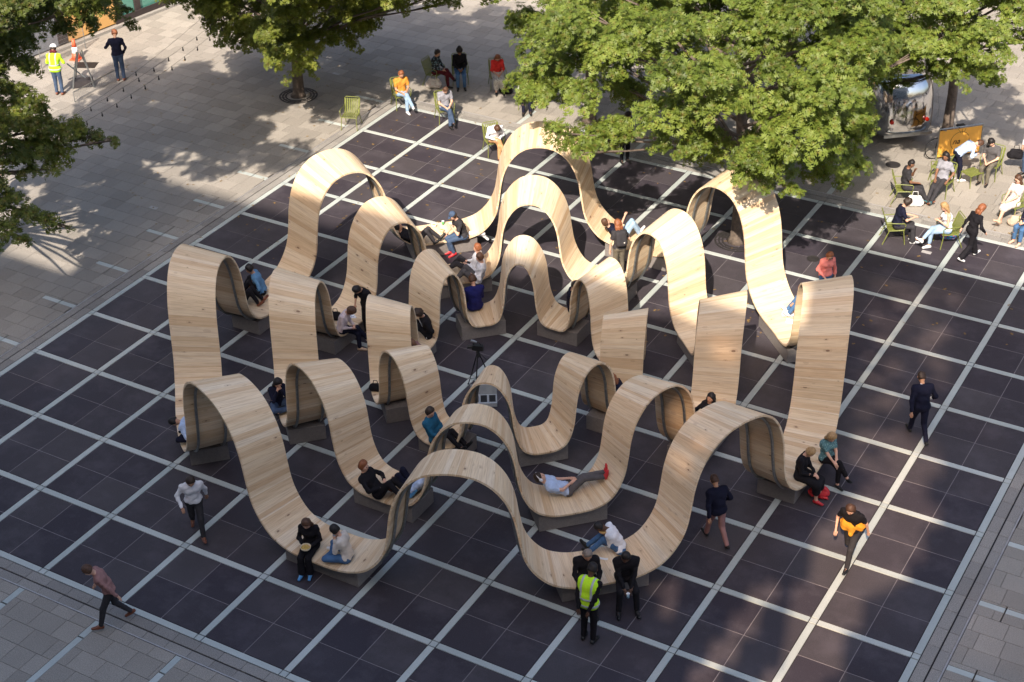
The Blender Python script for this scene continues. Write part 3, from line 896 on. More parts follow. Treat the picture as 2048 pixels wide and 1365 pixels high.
class SDF:
    def __init__(s, h=.021): s.P = []; s.h = h; s.cuts = []; s.wob = 0
    def cap(s, a, b, ra, rb=None, k=.03, sc=None):
        s.P.append((np.array(a, float), np.array(b, float), ra, ra if rb is None else rb, k)); return s
    def cut(s, p, n): s.cuts.append((np.array(p, float), nrm(np.array(n, float)))); return s   # keeps side where (x-p).n < 0
    def mesh(s):
        h = s.h; lo = np.min([np.minimum(a, b)-max(ra, rb) for a, b, ra, rb, k in s.P], 0)-.05
        hi = np.max([np.maximum(a, b)+max(ra, rb) for a, b, ra, rb, k in s.P], 0)+.05
        n = np.ceil((hi-lo)/h).astype(int)+1
        f = np.full(tuple(n), 1.0)
        ax = [lo[i]+np.arange(n[i])*h for i in range(3)]
        for a, b, ra, rb, k in s.P:
            m = max(ra, rb)+k+.04
            i0 = np.maximum(0, np.floor((np.minimum(a, b)-m-lo)/h).astype(int)); i1 = np.minimum(n, np.ceil((np.maximum(a, b)+m-lo)/h).astype(int)+1)
            sl = tuple(slice(i0[q], i1[q]) for q in range(3))
            X = ax[0][sl[0]][:, None, None]; Y = ax[1][sl[1]][None, :, None]; Z = ax[2][sl[2]][None, None, :]
            ba = b-a; L = ba@ba
            if L < 1e-9: t = 0
            else: t = np.clip(((X-a[0])*ba[0]+(Y-a[1])*ba[1]+(Z-a[2])*ba[2])/L, 0, 1)
            d = np.sqrt((X-a[0]-t*ba[0])**2+(Y-a[1]-t*ba[1])**2+(Z-a[2]-t*ba[2])**2) - (ra+(rb-ra)*t)
            g = f[sl]; hh = np.maximum(k-np.abs(g-d), 0)/k if k > 0 else 0
            f[sl] = np.minimum(g, d)-hh*hh*k*.25
        if s.wob:
            X, Y, Z = np.meshgrid(*ax, indexing='ij')
            f += s.wob*(np.sin(X*31+Z*17+Y*9)*np.sin(Y*27-X*11+Z*8)+.8*np.sin(Z*52+X*23-Y*14)*np.sin(Y*31+Z*13+X*9))
        for p, q in s.cuts:
            f = np.maximum(f, (ax[0][:, None, None]-p[0])*q[0]+(ax[1][None, :, None]-p[1])*q[1]+(ax[2][None, None, :]-p[2])*q[2])
        for q in range(3):
            for e in (0, -1):
                i = [slice(None)]*3; i[q] = e; f[tuple(i)] = np.maximum(f[tuple(i)], .01)
        return surface_nets(f, lo, h)
    def build(s, name, mat, parent):
        r = s.mesh()
        if r is None: return None
        me = npmesh(name, r[0], r[1], mat, True)
        return link(name, me, parent)
def ik(a, t, l1, l2, pole):
    d = t-a; D = np.linalg.norm(d); D2 = min(D, (l1+l2)*.995); d = d/max(D, 1e-6); t = a+d*D2
    x = (l1*l1-l2*l2+D2*D2)/(2*D2); y = math.sqrt(max(l1*l1-x*x, 0))
    p = pole-d*(pole@d); p = nrm(p) if np.linalg.norm(p) > 1e-6 else V3(0, 1, 0)
    return a+d*x+p*y, t
def rotm(yaw, pitch, roll):
    cy, sy = math.cos(yaw), math.sin(yaw); cp, sp = math.cos(pitch), math.sin(pitch); cr, sr = math.cos(roll), math.sin(roll)
    Rz = np.array([[cy, -sy, 0], [sy, cy, 0], [0, 0, 1]]); Rx = np.array([[1, 0, 0], [0, cp, sp], [0, -sp, cp]]); Ry = np.array([[cr, 0, sr], [0, 1, 0], [-sr, 0, cr]])
    return Rz@Rx@Ry
D2R = PI/180
POSE = dict(
    stand=dict(hz=.93, LF=(-.10, .02, -.85), RF=(.10, 0, -.85), LH=(-.26, .04, -.06), RH=(.26, .04, -.06)),
    walk=dict(hz=.91, LF=(-.08, .30, -.82), RF=(.08, -.34, -.74), LH=(-.27, -.14, -.02), RH=(.26, .22, .03), pitch=5),
    sit=dict(hz=.53, LF=(-.11, .44, -.45), RF=(.11, .44, -.45), LH=(-.07, .30, .12), RH=(.07, .30, .12), pitch=-4, KP=(0, .3, 1)),
    cross=dict(hz=.53, LF=(-.02, .44, -.45), RF=(-.16, .60, -.28), LH=(-.07, .30, .12), RH=(.07, .30, .12), pitch=-6, KP=(0, .3, 1)),
    lotus=dict(hz=.10, LF=(.14, .34, -.03), RF=(-.14, .30, -.02), LH=(-.10, .24, .14), RH=(.10, .24, .14), pitch=8, KPL=(-1, .6, .25), KPR=(1, .6, .25)),
    recline=dict(hz=.11, LF=(-.09, .74, -.03), RF=(.09, .78, -.03), LH=(-.10, .10, .20), RH=(.10, .12, .20), pitch=-50, KP=(0, 0, 1), head=(0, 25), TFL=(-.15, .35, 1), TFR=(.2, .35, 1)),
)
NP = [0]
def person(label, hip, face, pose, skin='light', hair=('short', 'dark'), top=('long', 'black'), legs=('trousers', 'charcoal'), shoes='black', size=1.0, fem=False, jacket=None, extra=None, group=None, **kw):
    """hip: world point of the hip centre (or ground point for standing poses); face: direction the body faces, degrees in the picture (0 right, 90 away)"""
    P = dict(POSE[pose]); P.update(kw); s = size
    hx, hy, hz0 = hip
    hz = P['hz']*s if hz0 is None or pose in ('stand', 'walk') or abs(hz0) < 1e-6 else hz0
    root = empty('person', (hx, hy, 0), (face+30-90)*D2R, label, 'person', group)
    O = V3(0, 0, hz)
    def rel(v): return O + np.array(v, float)*s
    if pose not in ('stand', 'walk', 'recline', 'lotus') and 'LF' not in kw:
        P['LF'] = (P['LF'][0], P['LF'][1], (.08-hz)/s); 
        if pose == 'sit' and 'RF' not in kw: P['RF'] = (P['RF'][0], P['RF'][1], (.08-hz)/s)
    R = rotm(P.get('twist', 0)*D2R, P.get('pitch', 0)*D2R, P.get('roll', 0)*D2R)
    sl = P.get('slouch', 12)*D2R
    R2 = R@rotm(0, sl, 0)
    up, fw, rt = R@V3(0, 0, 1), R@V3(0, 1, 0), R@V3(1, 0, 0)
    up2, fw2, rt2 = R2@V3(0, 0, 1), R2@V3(0, 1, 0), R2@V3(1, 0, 0)
    waist = O+up*.20*s; neck = waist+up2*.31*s; chest = waist+up2*.16*s
    hy_, hp_ = P.get('head', (0, 20))
    RH = R2@rotm(hy_*D2R, (hp_)*D2R, P.get('tilt', 0)*D2R)
    hu, hf, hr = RH@V3(0, 0, 1), RH@V3(0, 1, 0), RH@V3(1, 0, 0)
    nk2 = neck+(up2*.5+hu*.5)*.075*s; hc = nk2+hu*.115*s+hf*.02*s
    sw = (.155 if fem else .18)*s; hw_ = .085*s
    ul, fl, tl, cl = .285*s, .255*s, .43*s, .42*s
    J = {}
    for sd_, sg in (('L', -1), ('R', 1)):
        sh = neck-up2*.045*s+rt2*sg*sw; ht = rel(P[sd_+'H'])
        ep = np.array(P.get('EP'+sd_, (sg*.7, -.6, -.6)), float)
        el, wr = ik(sh, ht, ul, fl, ep)
        hp = O+V3(sg, 0, 0)*hw_; ft = rel(P[sd_+'F'])
        kp = np.array(P.get('KP'+sd_, P.get('KP', (0, 1, .15))), float)
        kn, an = ik(hp, ft, tl, cl, kp)
        J[sd_] = dict(sh=sh, el=el, wr=wr, hp=hp, kn=kn, an=an, sg=sg)
        hd = nrm(wr-el); hd = nrm(hd+np.array(P.get('HD'+sd_, (0, 0, 0)), float)); J[sd_]['hd'] = hd
        sh_ = kn-an; sh_ = nrm(sh_)
        tf = np.array(P.get('TF'+sd_, (sg*.12, 1, 0)), float)
        fd = tf-sh_*(tf@sh_)*.75; J[sd_]['fd'] = nrm(fd)
    B = SDF(.021)
    tw = .92 if fem else 1.0; ff = 1.06 if fem else 1.0
    def torso(S, off=0.0, hip=True):
        if hip: S.cap(O-rt*.075*s+up*.02, O+rt*.075*s+up*.02, .105*s*ff+off)
        S.cap(O+up*.05*s, waist, .105*s*tw+off, .10*s*tw+off, .06)
        S.cap(waist-rt2*.04*s, waist+rt2*.04*s, .098*s*tw+off, None, .06)
        S.cap(chest-rt2*.07*s, chest+rt2*.07*s, .108*s*tw+off, None, .06)
        S.cap(chest+up2*.05*s-rt2*.09*s, chest+up2*.05*s+rt2*.09*s, .085*s*tw+off, None, .06)
        if fem: 
            for g in (-1, 1): S.cap(chest+fw2*.085*s+rt2*g*.06*s, chest+fw2*.085*s+rt2*g*.06*s, .05*s+off, None, .04)
        for q in J.values():
            S.cap(neck-up2*.03*s, q['sh'], .052*s+off, .05*s+off, .05)
    torso(B)
    B.cap(neck-up2*.02, nk2+hu*.03*s, .05*s, .046*s, .03)
    B.cap(hc-hu*.01*s-hf*.012*s, hc+hu*.035*s-hf*.012*s, .086*s, .082*s, .02)
    B.cap(hc-hu*.065*s+hf*.035*s, hc-hu*.02*s+hf*.03*s, .05*s, .064*s, .04)
    B.cap(hc-hu*.02*s+hf*.098*s, hc+hu*.006*s+hf*.09*s, .013*s, .009*s, .012)
    for g in (-1, 1): B.cap(hc+hr*g*.086*s-hu*.02*s, hc+hr*g*.088*s+hu*.012*s, .014*s, .016*s, .008)
    for q in J.values():
        B.cap(q['sh'], q['el'], .045*s, .036*s); B.cap(q['el'], q['wr'], .036*s, .025*s, .02)
        pc = q['wr']+q['hd']*.06*s; B.cap(q['wr'], pc, .024*s, .030*s, .015)
        B.cap(q['hp'], q['kn'], .085*s*ff, .055*s, .04); B.cap(q['kn'], q['kn']+(q['an']-q['kn'])*.35, .052*s, .053*s, .02)
        B.cap(q['kn']+(q['an']-q['kn'])*.35, q['an'], .053*s, .034*s, .02)
        B.cap(q['an'], q['an']+q['fd']*.13*s-(q['kn']-q['an'])/cl*.045*s, .036*s, .030*s, .02)
    r = B.mesh(); Vb, Fb = list(map(tuple, r[0])), [tuple(int(i) for i in f) for f in r[1]]
    mb = MB(); mb.V = Vb; mb.F = Fb
    for sd_, q in J.items():           # fingers, rooted in the palm
        hd = q['hd']; sg = q['sg']
        side = np.cross(hd, V3(0, 0, 1)); side = nrm(side) if np.linalg.norm(side) > .1 else V3(1, 0, 0)
        dn = nrm(np.cross(side, hd)); dn = dn if dn[2] < 0 else -dn
        pc = q['wr']+hd*.055*s
        for k, (o, L) in enumerate(((-.026, .066), (-.009, .078), (.009, .074), (.026, .058))):
            a = pc+side*o*s; b_ = a+hd*(.032+L*.45)*s+dn*.006*s; c = b_+(hd*.6+dn*.8)*L*.5*s
            mb.tube([a, b_, c], [.0095*s, .0085*s, .0065*s], 5)
        ts = side*(-sg if abs(side[0]) > .5 else 1)
        a = q['wr']+hd*.03*s; b_ = a+(ts*.035+hd*.02+dn*.005)*s; c = b_+(hd*.035+ts*.004+dn*.012)*s
        mb.tube([a, b_, c], [.011*s, .010*s, .008*s], 5)
    body = mb.build('body', SKIN[skin], root, True)
    # face
    for g in (-1, 1):
        e = hc+hf*.083*s+hr*g*.031*s+hu*.012*s
        MB().box(tuple(e), (.020*s, .012*s, .010*s), R=Matrix(RH.tolist())).build('eye', EYEM, root)
    MB().box(tuple(hc+hf*.090*s-hu*.045*s), (.038*s, .012*s, .009*s), R=Matrix(RH.tolist())).build('mouth', LIPM, root)
    # hair
    hk, hcol = hair
    if hk not in ('bald', None):
        H = SDF(.019); mat = HAIRM.get(hcol) or CL[hcol]
        ho = dict(short=.014, long=.020, bun=.014, curly=.030, cap=.010, helmet=.03, beanie=.022, cropped=.005, bob=.024, wrap=.024, tail=.016).get(hk, .015)
        if hk in ('cap', 'helmet', 'beanie', 'wrap'):
            H.cap(hc+hu*.03*s-hf*.012*s, hc+hu*.045*s-hf*.012*s, .088*s+ho, None, .01)
            if hk == 'wrap': H.cap(hc+hu*.08*s-hf*.03*s, hc+hu*.15*s-hf*.04*s, .075*s, .06*s, .03)
            H.cut(hc+hu*(.025 if hk != 'helmet' else .03)*s, -hu)
            H.build(dict(cap='cap', helmet='helmet', beanie='beanie', wrap='head_wrap')[hk], mat, root)
            if hk in ('cap', 'helmet'):
                Bm = SDF(.012)
                fr = hc+hu*.032*s+hf*.07*s
                for g in (-.05, -.025, 0, .025, .05): Bm.cap(fr+hr*g*s, fr+hf*(.085-abs(g)*.6)*s+hr*g*s-hu*.012*s, .012*s, .010*s, .01)
                if hk == 'cap': Bm.build('brim', mat, root)
            H = SDF(.019); ho = .010; mat = HAIRM.get(P.get('under', 'dark'))
        H.cap(hc-hu*.005*s-hf*.018*s, hc+hu*.042*s-hf*.014*s, .088*s+ho, .084*s+ho, .01)
        pl = nrm(hf*.93-hu*.52); H.cut(hc+hf*.052*s+hu*.03*s, pl)
        if hk in ('short', 'curly', 'cropped', 'cap', 'helmet', 'beanie', 'bun', 'tail'): H.cut(hc-hu*.062*s-hf*.03*s, nrm(-hu-hf*.2))
        H.wob = .010 if hk in ('curly', 'curlylong') else .005
        H.build('hair', mat, root)
        if hk in ('long', 'bob', 'tail', 'curlylong'):
            Lh = SDF(.021); L = .24 if hk in ('long', 'curlylong') else .09
            back = -fw2*.6-up2
            if hk == 'tail': Lh.cap(hc-hf*.09*s+hu*.01*s, hc-hf*.13*s-hu*.14*s, .032*s, .022*s)
            else:
                for g in (-1, 0, 1):
                    a = hc-hf*(.03 if g else .055)*s+hr*g*.065*s-hu*.01*s
                    b_ = a-hu*.10*s-hf*.01*s+hr*g*.01*s; c = b_+(-up2*L-fw2*.03)*s
                    w = 1.35 if hk == 'curlylong' else 1
                    Lh.cap(a, b_, .042*s*w, .040*s*w); Lh.cap(b_, c, .040*s*w, .028*s*w)
                Lh.wob = .007
            Lh.build('hair_length', mat, root)
        if hk == 'bun': SDF(.016).cap(hc-hf*.10*s+hu*.045*s, hc-hf*.10*s+hu*.045*s, .038*s).build('bun', mat, root)
    # top
    kind, col = top
    if kind:
        o = .015; S = SDF(.021); S.wob = .008; torso(S, o+(.004 if jacket else 0))
        if kind == 'vest': S.P = S.P[:-2]
        for q in J.values():
            if kind == 'long':
                S.cap(q['sh'], q['el'], .056*s, .049*s, .04); S.cap(q['el'], q['wr']-q['hd']*.01, .049*s, .036*s, .02)
            elif kind == 'rolled':
                S.cap(q['sh'], q['el'], .056*s, .049*s, .04); S.cap(q['el'], q['el']+(q['wr']-q['el'])*.25, .047*s, .043*s, .02)
            elif kind == 'short': S.cap(q['sh'], q['sh']+(q['el']-q['sh'])*.62, .058*s, .058*s, .04)
        hem = P.get('hem', .03)
        S.cut(O-up*hem*s, -up); S.cut(neck+up2*.05*s, up2)
        S.build('top', CL[col], root)
    if jacket:
        S = SDF(.021); S.wob = .006; torso(S, .026, True)
        for q in J.values():
            S.cap(q['sh'], q['el'], .064*s, .055*s, .04); S.cap(q['el'], q['wr']-q['hd']*.02, .055*s, .043*s, .02)
        S.cut(O-up*.12*s, -up); S.cut(neck+up2*.045*s, up2)
        S.cut(chest+fw2*.118*s, fw2)
        S.build('jacket', CL[jacket], root)
    lk, lc = legs
    if lk:
        S = SDF(.021); S.wob = .003
        if lk == 'skirt':
            for q in J.values():
                S.cap(O-up*.0, q['hp'], .12*s, .12*s, .05); S.cap(q['hp'], q['kn'], .115*s, .10*s, .06); S.cap(q['kn'], q['kn']+(q['an']-q['kn'])*P.get('skirt', .45), .09*s, .095*s, .05)
            m0 = (J['L']['hp']+J['R']['hp'])/2; m1 = (J['L']['kn']+J['R']['kn'])/2; S.cap(m0, m1, .12*s, .09*s, .06)
        else:
            S.cap(O-rt*.075*s, O+rt*.075*s, .115*s*ff); S.cap(O, O+up*.08*s, .112*s, .108*s)
            for q in J.values():
                S.cap(q['hp'], q['kn'], .097*s*ff, .068*s, .04)
                e = dict(trousers=.93, cropped=.78, shorts=0, flared=.93)[lk]
                if e: S.cap(q['kn'], q['kn']+(q['an']-q['kn'])*e, .066*s, (.085 if lk == 'flared' else .053)*s, .02)
        S.build('skirt' if lk == 'skirt' else lk if lk != 'cropped' and lk != 'flared' else 'trousers', CL[lc], root)
    if shoes:
        for q in J.values():
            S = SDF(.017); a = q['an']; sh_ = nrm(q['kn']-q['an'])
            hee = a-sh_*.038*s-q['fd']*.035*s; toe = a-sh_*.046*s+q['fd']*.165*s
            S.cap(hee, toe, .042*s, .034*s, .02); S.cap(a+sh_*.0*s, a-sh_*.03*s+q['fd']*.06*s, .040*s, .038*s, .03)
            S.cut(a-sh_*.072*s, -sh_)
            S.build('shoe', SHOE[shoes], root)
    if extra:
        if 'vest' in extra:
            S = SDF(.021); torso(S, .034); S.P = S.P[:-2]
            for q in J.values(): S.cap(neck-up2*.03*s, q['sh']-rt2*q['sg']*.03*s, .08*s, .075*s, .05)
            S.cut(O-up*.10*s, -up); S.cut(neck+up2*.05*s, up2); S.build('safety_vest', CL['hivis'], root)
            for zz in (.02, .17):
                Q = SDF(.018); torso(Q, .041); Q.P = Q.P[:-2]
                Q.cut(O+up*(zz+.03)*s, up); Q.cut(O+up*(zz-.025)*s, -up); Q.build('reflective_band', CL['silver'], root)
            for g in (-1, 1):
                Q = SDF(.018); torso(Q, .041); Q.P = Q.P[:-2]
                for q in J.values(): Q.cap(neck-up2*.03*s, q['sh']-rt2*q['sg']*.03*s, .086*s, .081*s, .05)
                Q.cut(O+rt2*(g*.10+.025)*s, rt2); Q.cut(O+rt2*(g*.10-.025)*s, -rt2); Q.cut(O+up*.20*s, -up); Q.cut(neck+up2*.05*s, up2)
                Q.build('reflective_band', CL['silver'], root)
        if 'glasses' in extra or 'sunglasses' in extra:
            mb = MB()
            for g in (-1, 1): mb.box(tuple(hc+hf*.097*s+hr*g*.032*s+hu*.012*s), (.05*s, .006*s, .034*s) if 'sunglasses' in extra else (.046*s, .004*s, .006*s), R=Matrix(RH.tolist()))
            mb.build('glasses', MAT['black'], root)
        if 'scarf' in extra:
            S = SDF(.02); S.cap(nk2-rt2*.05*s, nk2+rt2*.05*s, .075*s); S.cap(nk2-up2*.03*s+fw2*.03*s, nk2-up2*.1*s+fw2*.05*s, .07*s, .05*s); S.build('scarf', CL['burgundy'], root)
        if 'backpack' in extra:
            S = SDF(.02); bk = -fw2*.19*s
            for a in (-.08, 0, .08):
                S.cap(chest+bk+rt2*a*s+up2*.12*s, waist+bk+rt2*a*s-up2*.02*s, .085*s, .09*s, .04)
            S.build('backpack', CL['charcoal'], root)
            MB().box(tuple(waist+bk*1.55+rt2*.05*s+up2*.02), (.03, .008, .03), R=Matrix(R2.tolist())).build('backpack_patch', CL['cream'], root)
        if 'headphones' in extra:
            pts = [hc+hr*math.cos(a)*.108*s+hu*(.01+math.sin(a)*.115)*s for a in np.linspace(0, PI, 12)]
            MB().tube(pts, .012*s, 6).build('headband', CL['white'], root)
            for g in (-1, 1): SDF(.014).cap(hc+hr*g*.10*s-hu*.012*s, hc+hr*g*.108*s+hu*.012*s, .034*s).build('ear_cup', CL['white'], root)
    W = Matrix.Translation((hx, hy, 0))@Matrix.Rotation((face-60)*D2R, 4, 'Z')
    info = {k: tuple(W@Vector(v)) for k, v in dict(hands=(J['L']['wr']+J['R']['wr'])/2+(J['L']['hd']+J['R']['hd'])*.05, lh=J['L']['wr']+J['L']['hd']*.09, rh=J['R']['wr']+J['R']['hd']*.09, head=hc, chest=chest).items()}
    info['dir'] = (face+30)*D2R
    return info
# ------------------------------------------------------------ garden chairs
MAT['green'] = plain('olive_green_paint', (.17, .19, .045), .45, 0, .08)
def make_chair():
    root = empty('garden_chair', (0, 0, 0))
    mb = MB()
    for i in range(8):
        x = -.21+.42*i/7
        mb.tube([(x, -.20, .40), (x, .0, .405), (x, .20, .43), (x, .235, .41)], .011, 4)
        mb.box((x, .01, .412), (.036, .42, .008))
    mb.build('seat', MAT['green'], root)
    mb = MB()
    for i in range(8):
        x = -.21+.42*i/7
        for k in range(4):
            a = k/4; mb.box((x, -.215-.13*(a+.125), .47+.42*a), (.036, .010, .115), R=Matrix.Rotation(math.radians(17), 3, 'X'))
    mb.tube([(-.235, -.20, .42), (-.24, -.345, .85), (-.20, -.36, .885), (.20, -.36, .885), (.24, -.345, .85), (.235, -.20, .42)], .013, 6)
    mb.build('backrest', MAT['green'], root)
    MB().tube([(-.235, -.2, .40), (-.235, .22, .42)], .013, 6).tube([(.235, -.2, .40), (.235, .22, .42)], .013, 6).tube([(-.235, .22, .42), (.235, .22, .42)], .012, 6).tube([(-.235, -.2, .40), (.235, -.2, .40)], .012, 6).build('seat_frame', MAT['green'], root)
    for sx in (-1, 1):
        MB().tube([(sx*.235, .20, .42), (sx*.26, .26, .0)], .013, 6).build('leg', MAT['green'], root)
        MB().tube([(sx*.235, -.18, .41), (sx*.26, -.34, .0)], .013, 6).build('leg', MAT['green'], root)
        MB().tube([(sx*.245, -.27, .64), (sx*.27, .0, .645), (sx*.27, .20, .64), (sx*.265, .235, .60), (sx*.25, .21, .42)], .013, 6).build('armrest', MAT['green'], root)
    return root
proto_chair = make_chair(); used = [False]
def chair(px, py, face, label, z=.5, back=.05):
    x, y, _ = G(px, py, z); a = (face+30)*D2R
    x -= math.cos(a)*back; y -= math.sin(a)*back
    o = copy_tree(proto_chair) if used[0] else proto_chair
    used[0] = True
    o.location = (x, y, 0); o.rotation_euler = (0, 0, a-PI/2)
    tag(o, label, 'chair', 'green slatted garden chairs round the square')
    return o
def sitter(label, px, py, face, skin, hair, top, legs, shoes, clabel=None, pose='sit', **k):
    if clabel: chair(px, py, face, clabel)
    return person(label, G(px, py, .55), face, pose, skin, hair, top, legs, shoes, **k)
L = lambda px, py, z=.56: G(px, py, z)

guard = person('security guard in yellow safety vest standing with hands clasped behind his back', G(1176,1283), 62, 'stand', 'dark', ('cropped','black'), ('long','black'), ('trousers','black'), 'black', 1.06, extra=['vest'], LH=(-.10,-.19,-.02), RH=(.10,-.19,-.02), EPL=(-1,-.5,0), EPR=(1,-.5,0), head=(0,25))
person('walking man in brownish pink top and dark trousers, on the lower left paving', G(232,1248), 200, 'walk', 'light', ('short','brown'), ('long','brownpink'), ('trousers','charcoal'), 'brown', .98, pitch=14)
person('man in white shirt walking across the dark floor at lower left', G(398,1068), -75, 'walk', 'tan', ('short','dark'), ('long','white'), ('trousers','charcoal'), 'brown', 1.0)
person('man in dark navy suit walking away at the right', G(1834,880), 97, 'walk', 'tan', ('cropped','dark'), ('long','white'), ('trousers','navy'), 'black', 1.0, jacket='navy')
person('balding man in navy jacket and light brown trousers walking past the right front arch', G(1432,1088), 112, 'walk', 'tan', ('cropped','brown'), ('long','navy'), ('trousers','brownpink'), 'black', .97, jacket='navy')
person('striding person in black top with orange jumper round the waist', G(1697,1128), -125, 'walk', 'light', ('short','brown'), ('short','black'), ('trousers','charcoal'), 'black', 1.0)
person('red haired woman all in black walking with white shoes at upper right', G(1936,519), 25, 'walk', 'light', ('long','red'), ('long','black'), ('flared','black'), 'white', .95, fem=True)
person('woman in coral pink blouse and sunglasses standing behind the right hand arch', G(1646,606), -78, 'stand', 'light', ('tail','red'), ('long','coral'), ('trousers','blue_jeans'), 'white', .92, fem=True, extra=['sunglasses'], RH=(.14,.2,.05))
person('red haired woman wearing a black backpack, standing by the reclining man', G(1238,552), 105, 'stand', 'light', ('long','red'), ('short','charcoal'), ('trousers','khaki'), 'black', .93, fem=True, extra=['backpack'], RH=(.22,.25,.12))
person('man in black shirt standing and looking down at the seated woman in pink', G(740,672), -130, 'stand', 'tan', ('short','black'), ('rolled','black'), ('trousers','black'), 'black', 1.0, head=(0,45), pitch=10, RH=(.14,.28,.08))
person('worker in white helmet and yellow safety vest seen from behind', G(120,190), 85, 'stand', 'light', ('helmet','white'), ('long','hivis'), ('trousers','denim'), 'brown', .98, extra=['vest','scarf'], LH=(-.12,.28,.22), RH=(.14,.28,.22))
person('worker in navy shirt and grey trousers seen from behind', G(243,162), 98, 'stand', 'tan', ('short','red'), ('long','navy'), ('trousers','denim'), 'brown', 1.02, LH=(-.2,.3,.3), RH=(.2,.12,.0), pitch=4)
person('man in light blue shirt bending forward beside the orange board', G(1908,362), 5, 'stand', 'light', ('short','brown'), ('long','sky'), ('trousers','navy'), 'white', .96, pitch=52, LH=(-.16,.5,.02), RH=(.16,.52,.0), LF=(-.1,-.1,-.85), RF=(.1,.12,-.85))
person('person in black standing in the shade beneath the widest oak', G(1248,325), -60, 'stand', 'tan', ('short','dark'), ('long','black'), ('trousers','black'), 'black', 1.0)
person('person in dark clothes cut off by the left edge below the oak', G(-4,398), 10, 'walk', 'tan', ('short','black'), ('long','black'), ('trousers','black'), 'black', 1.0)
person('man in white shirt and jeans standing at the right edge', G(2050,352), 200, 'stand', 'light', ('short','dark'), ('long','white'), ('trousers','denim'), 'black', .98)
# on garden chairs, top
sitter('bearded man in orange top with light jeans sitting leftmost in the back row', 803, 186, -68, 'tan', ('short','red'), ('short','orange'), ('trousers','light_denim'), 'white', 'green slatted chair under the man in orange', 'cross')
sitter('man in grey T-shirt and navy jeans looking at his phone', 890, 214, -72, 'light', ('cropped','brown'), ('short','grey'), ('trousers','denim'), 'black', 'green slatted chair under the man in grey T-shirt', 'cross', head=(0,45), RF=(-.12,.52,-.36))
sitter('woman in dark floral blouse with crossed legs in the back row', 872, 142, -28, 'tan', ('bun','dark'), ('long','floral_dark'), ('trousers','burgundy'), 'black', 'green slatted chair under the woman in floral blouse', 'cross', fem=True, size=.95)
sitter('woman with black head wrap, black top and jeans in the back row', 920, 138, -85, 'brown', ('wrap','black'), ('long','black'), ('trousers','blue_jeans'), 'black', 'green slatted chair under the woman with black head wrap', fem=True)
sitter('woman in red cardigan, pale patterned skirt and sunglasses', 995, 148, -82, 'light', ('long','red'), ('rolled','red'), ('skirt','grey_print'), 'black', 'green slatted chair under the woman in red', fem=True, size=.95, extra=['sunglasses'], skirt=.6, head=(0,35))
sitter('man in white shirt half hidden by the oak leaves', 1052, 186, -88, 'light', ('short','brown'), ('long','white'), ('trousers','navy'), 'black', 'green slatted chair half hidden by the oak leaves')
sitter('man in white shirt and tan trousers bent over his lap behind the back arch', 988, 278, -72, 'light', ('short','brown'), ('long','white'), ('trousers','tan'), 'brown', 'green slatted chair under the man in tan trousers', 'cross', head=(0,60), pitch=14)
sitter('person in blue patterned top behind the oak leaves at the top', 1103, 132, -80, 'tan', ('short','dark'), ('long','royal'), ('trousers','navy'), 'black', 'green slatted chair behind the oak leaves at the top')
# right hand group
sitter('shaven headed man in black T-shirt with a hand at his chin', 1812, 371, -8, 'brown', ('cropped','black'), ('short','charcoal'), ('trousers','charcoal'), 'brown', 'green slatted chair under the shaven headed man', pitch=-8, LH=(-.05,.2,.45), LF=(-.08,.60,-.45), RF=(.1,.66,-.45))
sitter('woman in grey T-shirt with long black braids leaning back', 1884, 358, -128, 'brown', ('long','black'), ('short','grey'), ('trousers','charcoal'), 'teal', 'green slatted chair under the woman with braids', fem=True, pitch=-20, LH=(-.22,.1,.05), LF=(-.06,.72,-.42), RF=(.06,.68,-.42))
sitter('man in black cap and grey T-shirt with olive trousers', 1982, 324, -125, 'light', ('cap','black'), ('short','grey_dark'), ('trousers','khaki'), 'black', 'green slatted chair under the man in black cap', head=(-25,25))
sitter('woman in white floral dress and sunglasses with bare crossed legs', 2027, 404, -148, 'light', ('long','brown'), ('short','floral_white'), ('skirt','floral_white'), 'nude', 'green slatted chair under the woman in floral dress', 'cross', fem=True, extra=['sunglasses'], pitch=-18, skirt=.0, RF=(-.2,.72,-.28))
sitter('person in blue jeans cut off by the right edge', 2062, 446, -150, 'light', ('short','brown'), ('long','navy'), ('cropped','blue_jeans'), None, 'green slatted chair cut off by the right edge', fem=True)
sitter('woman with curly hair in navy T-shirt eating from a box', 1794, 448, -2, 'light', ('curly','dark'), ('short','navy'), ('flared','charcoal'), 'white', 'green slatted chair under the curly haired woman', fem=True, LH=(-.06,.42,.22), RH=(.06,.42,.22), pitch=4)
sitter('blonde woman in white vest and light jeans with crossed legs', 1893, 457, -172, 'light', ('long','blonde'), ('vest','white'), ('cropped','light_denim'), 'white', 'green slatted chair under the blonde woman in white vest', 'cross', fem=True, LH=(-.06,.25,.28), RH=(.06,.25,.28), RF=(-.16,.72,-.20), pitch=-2)
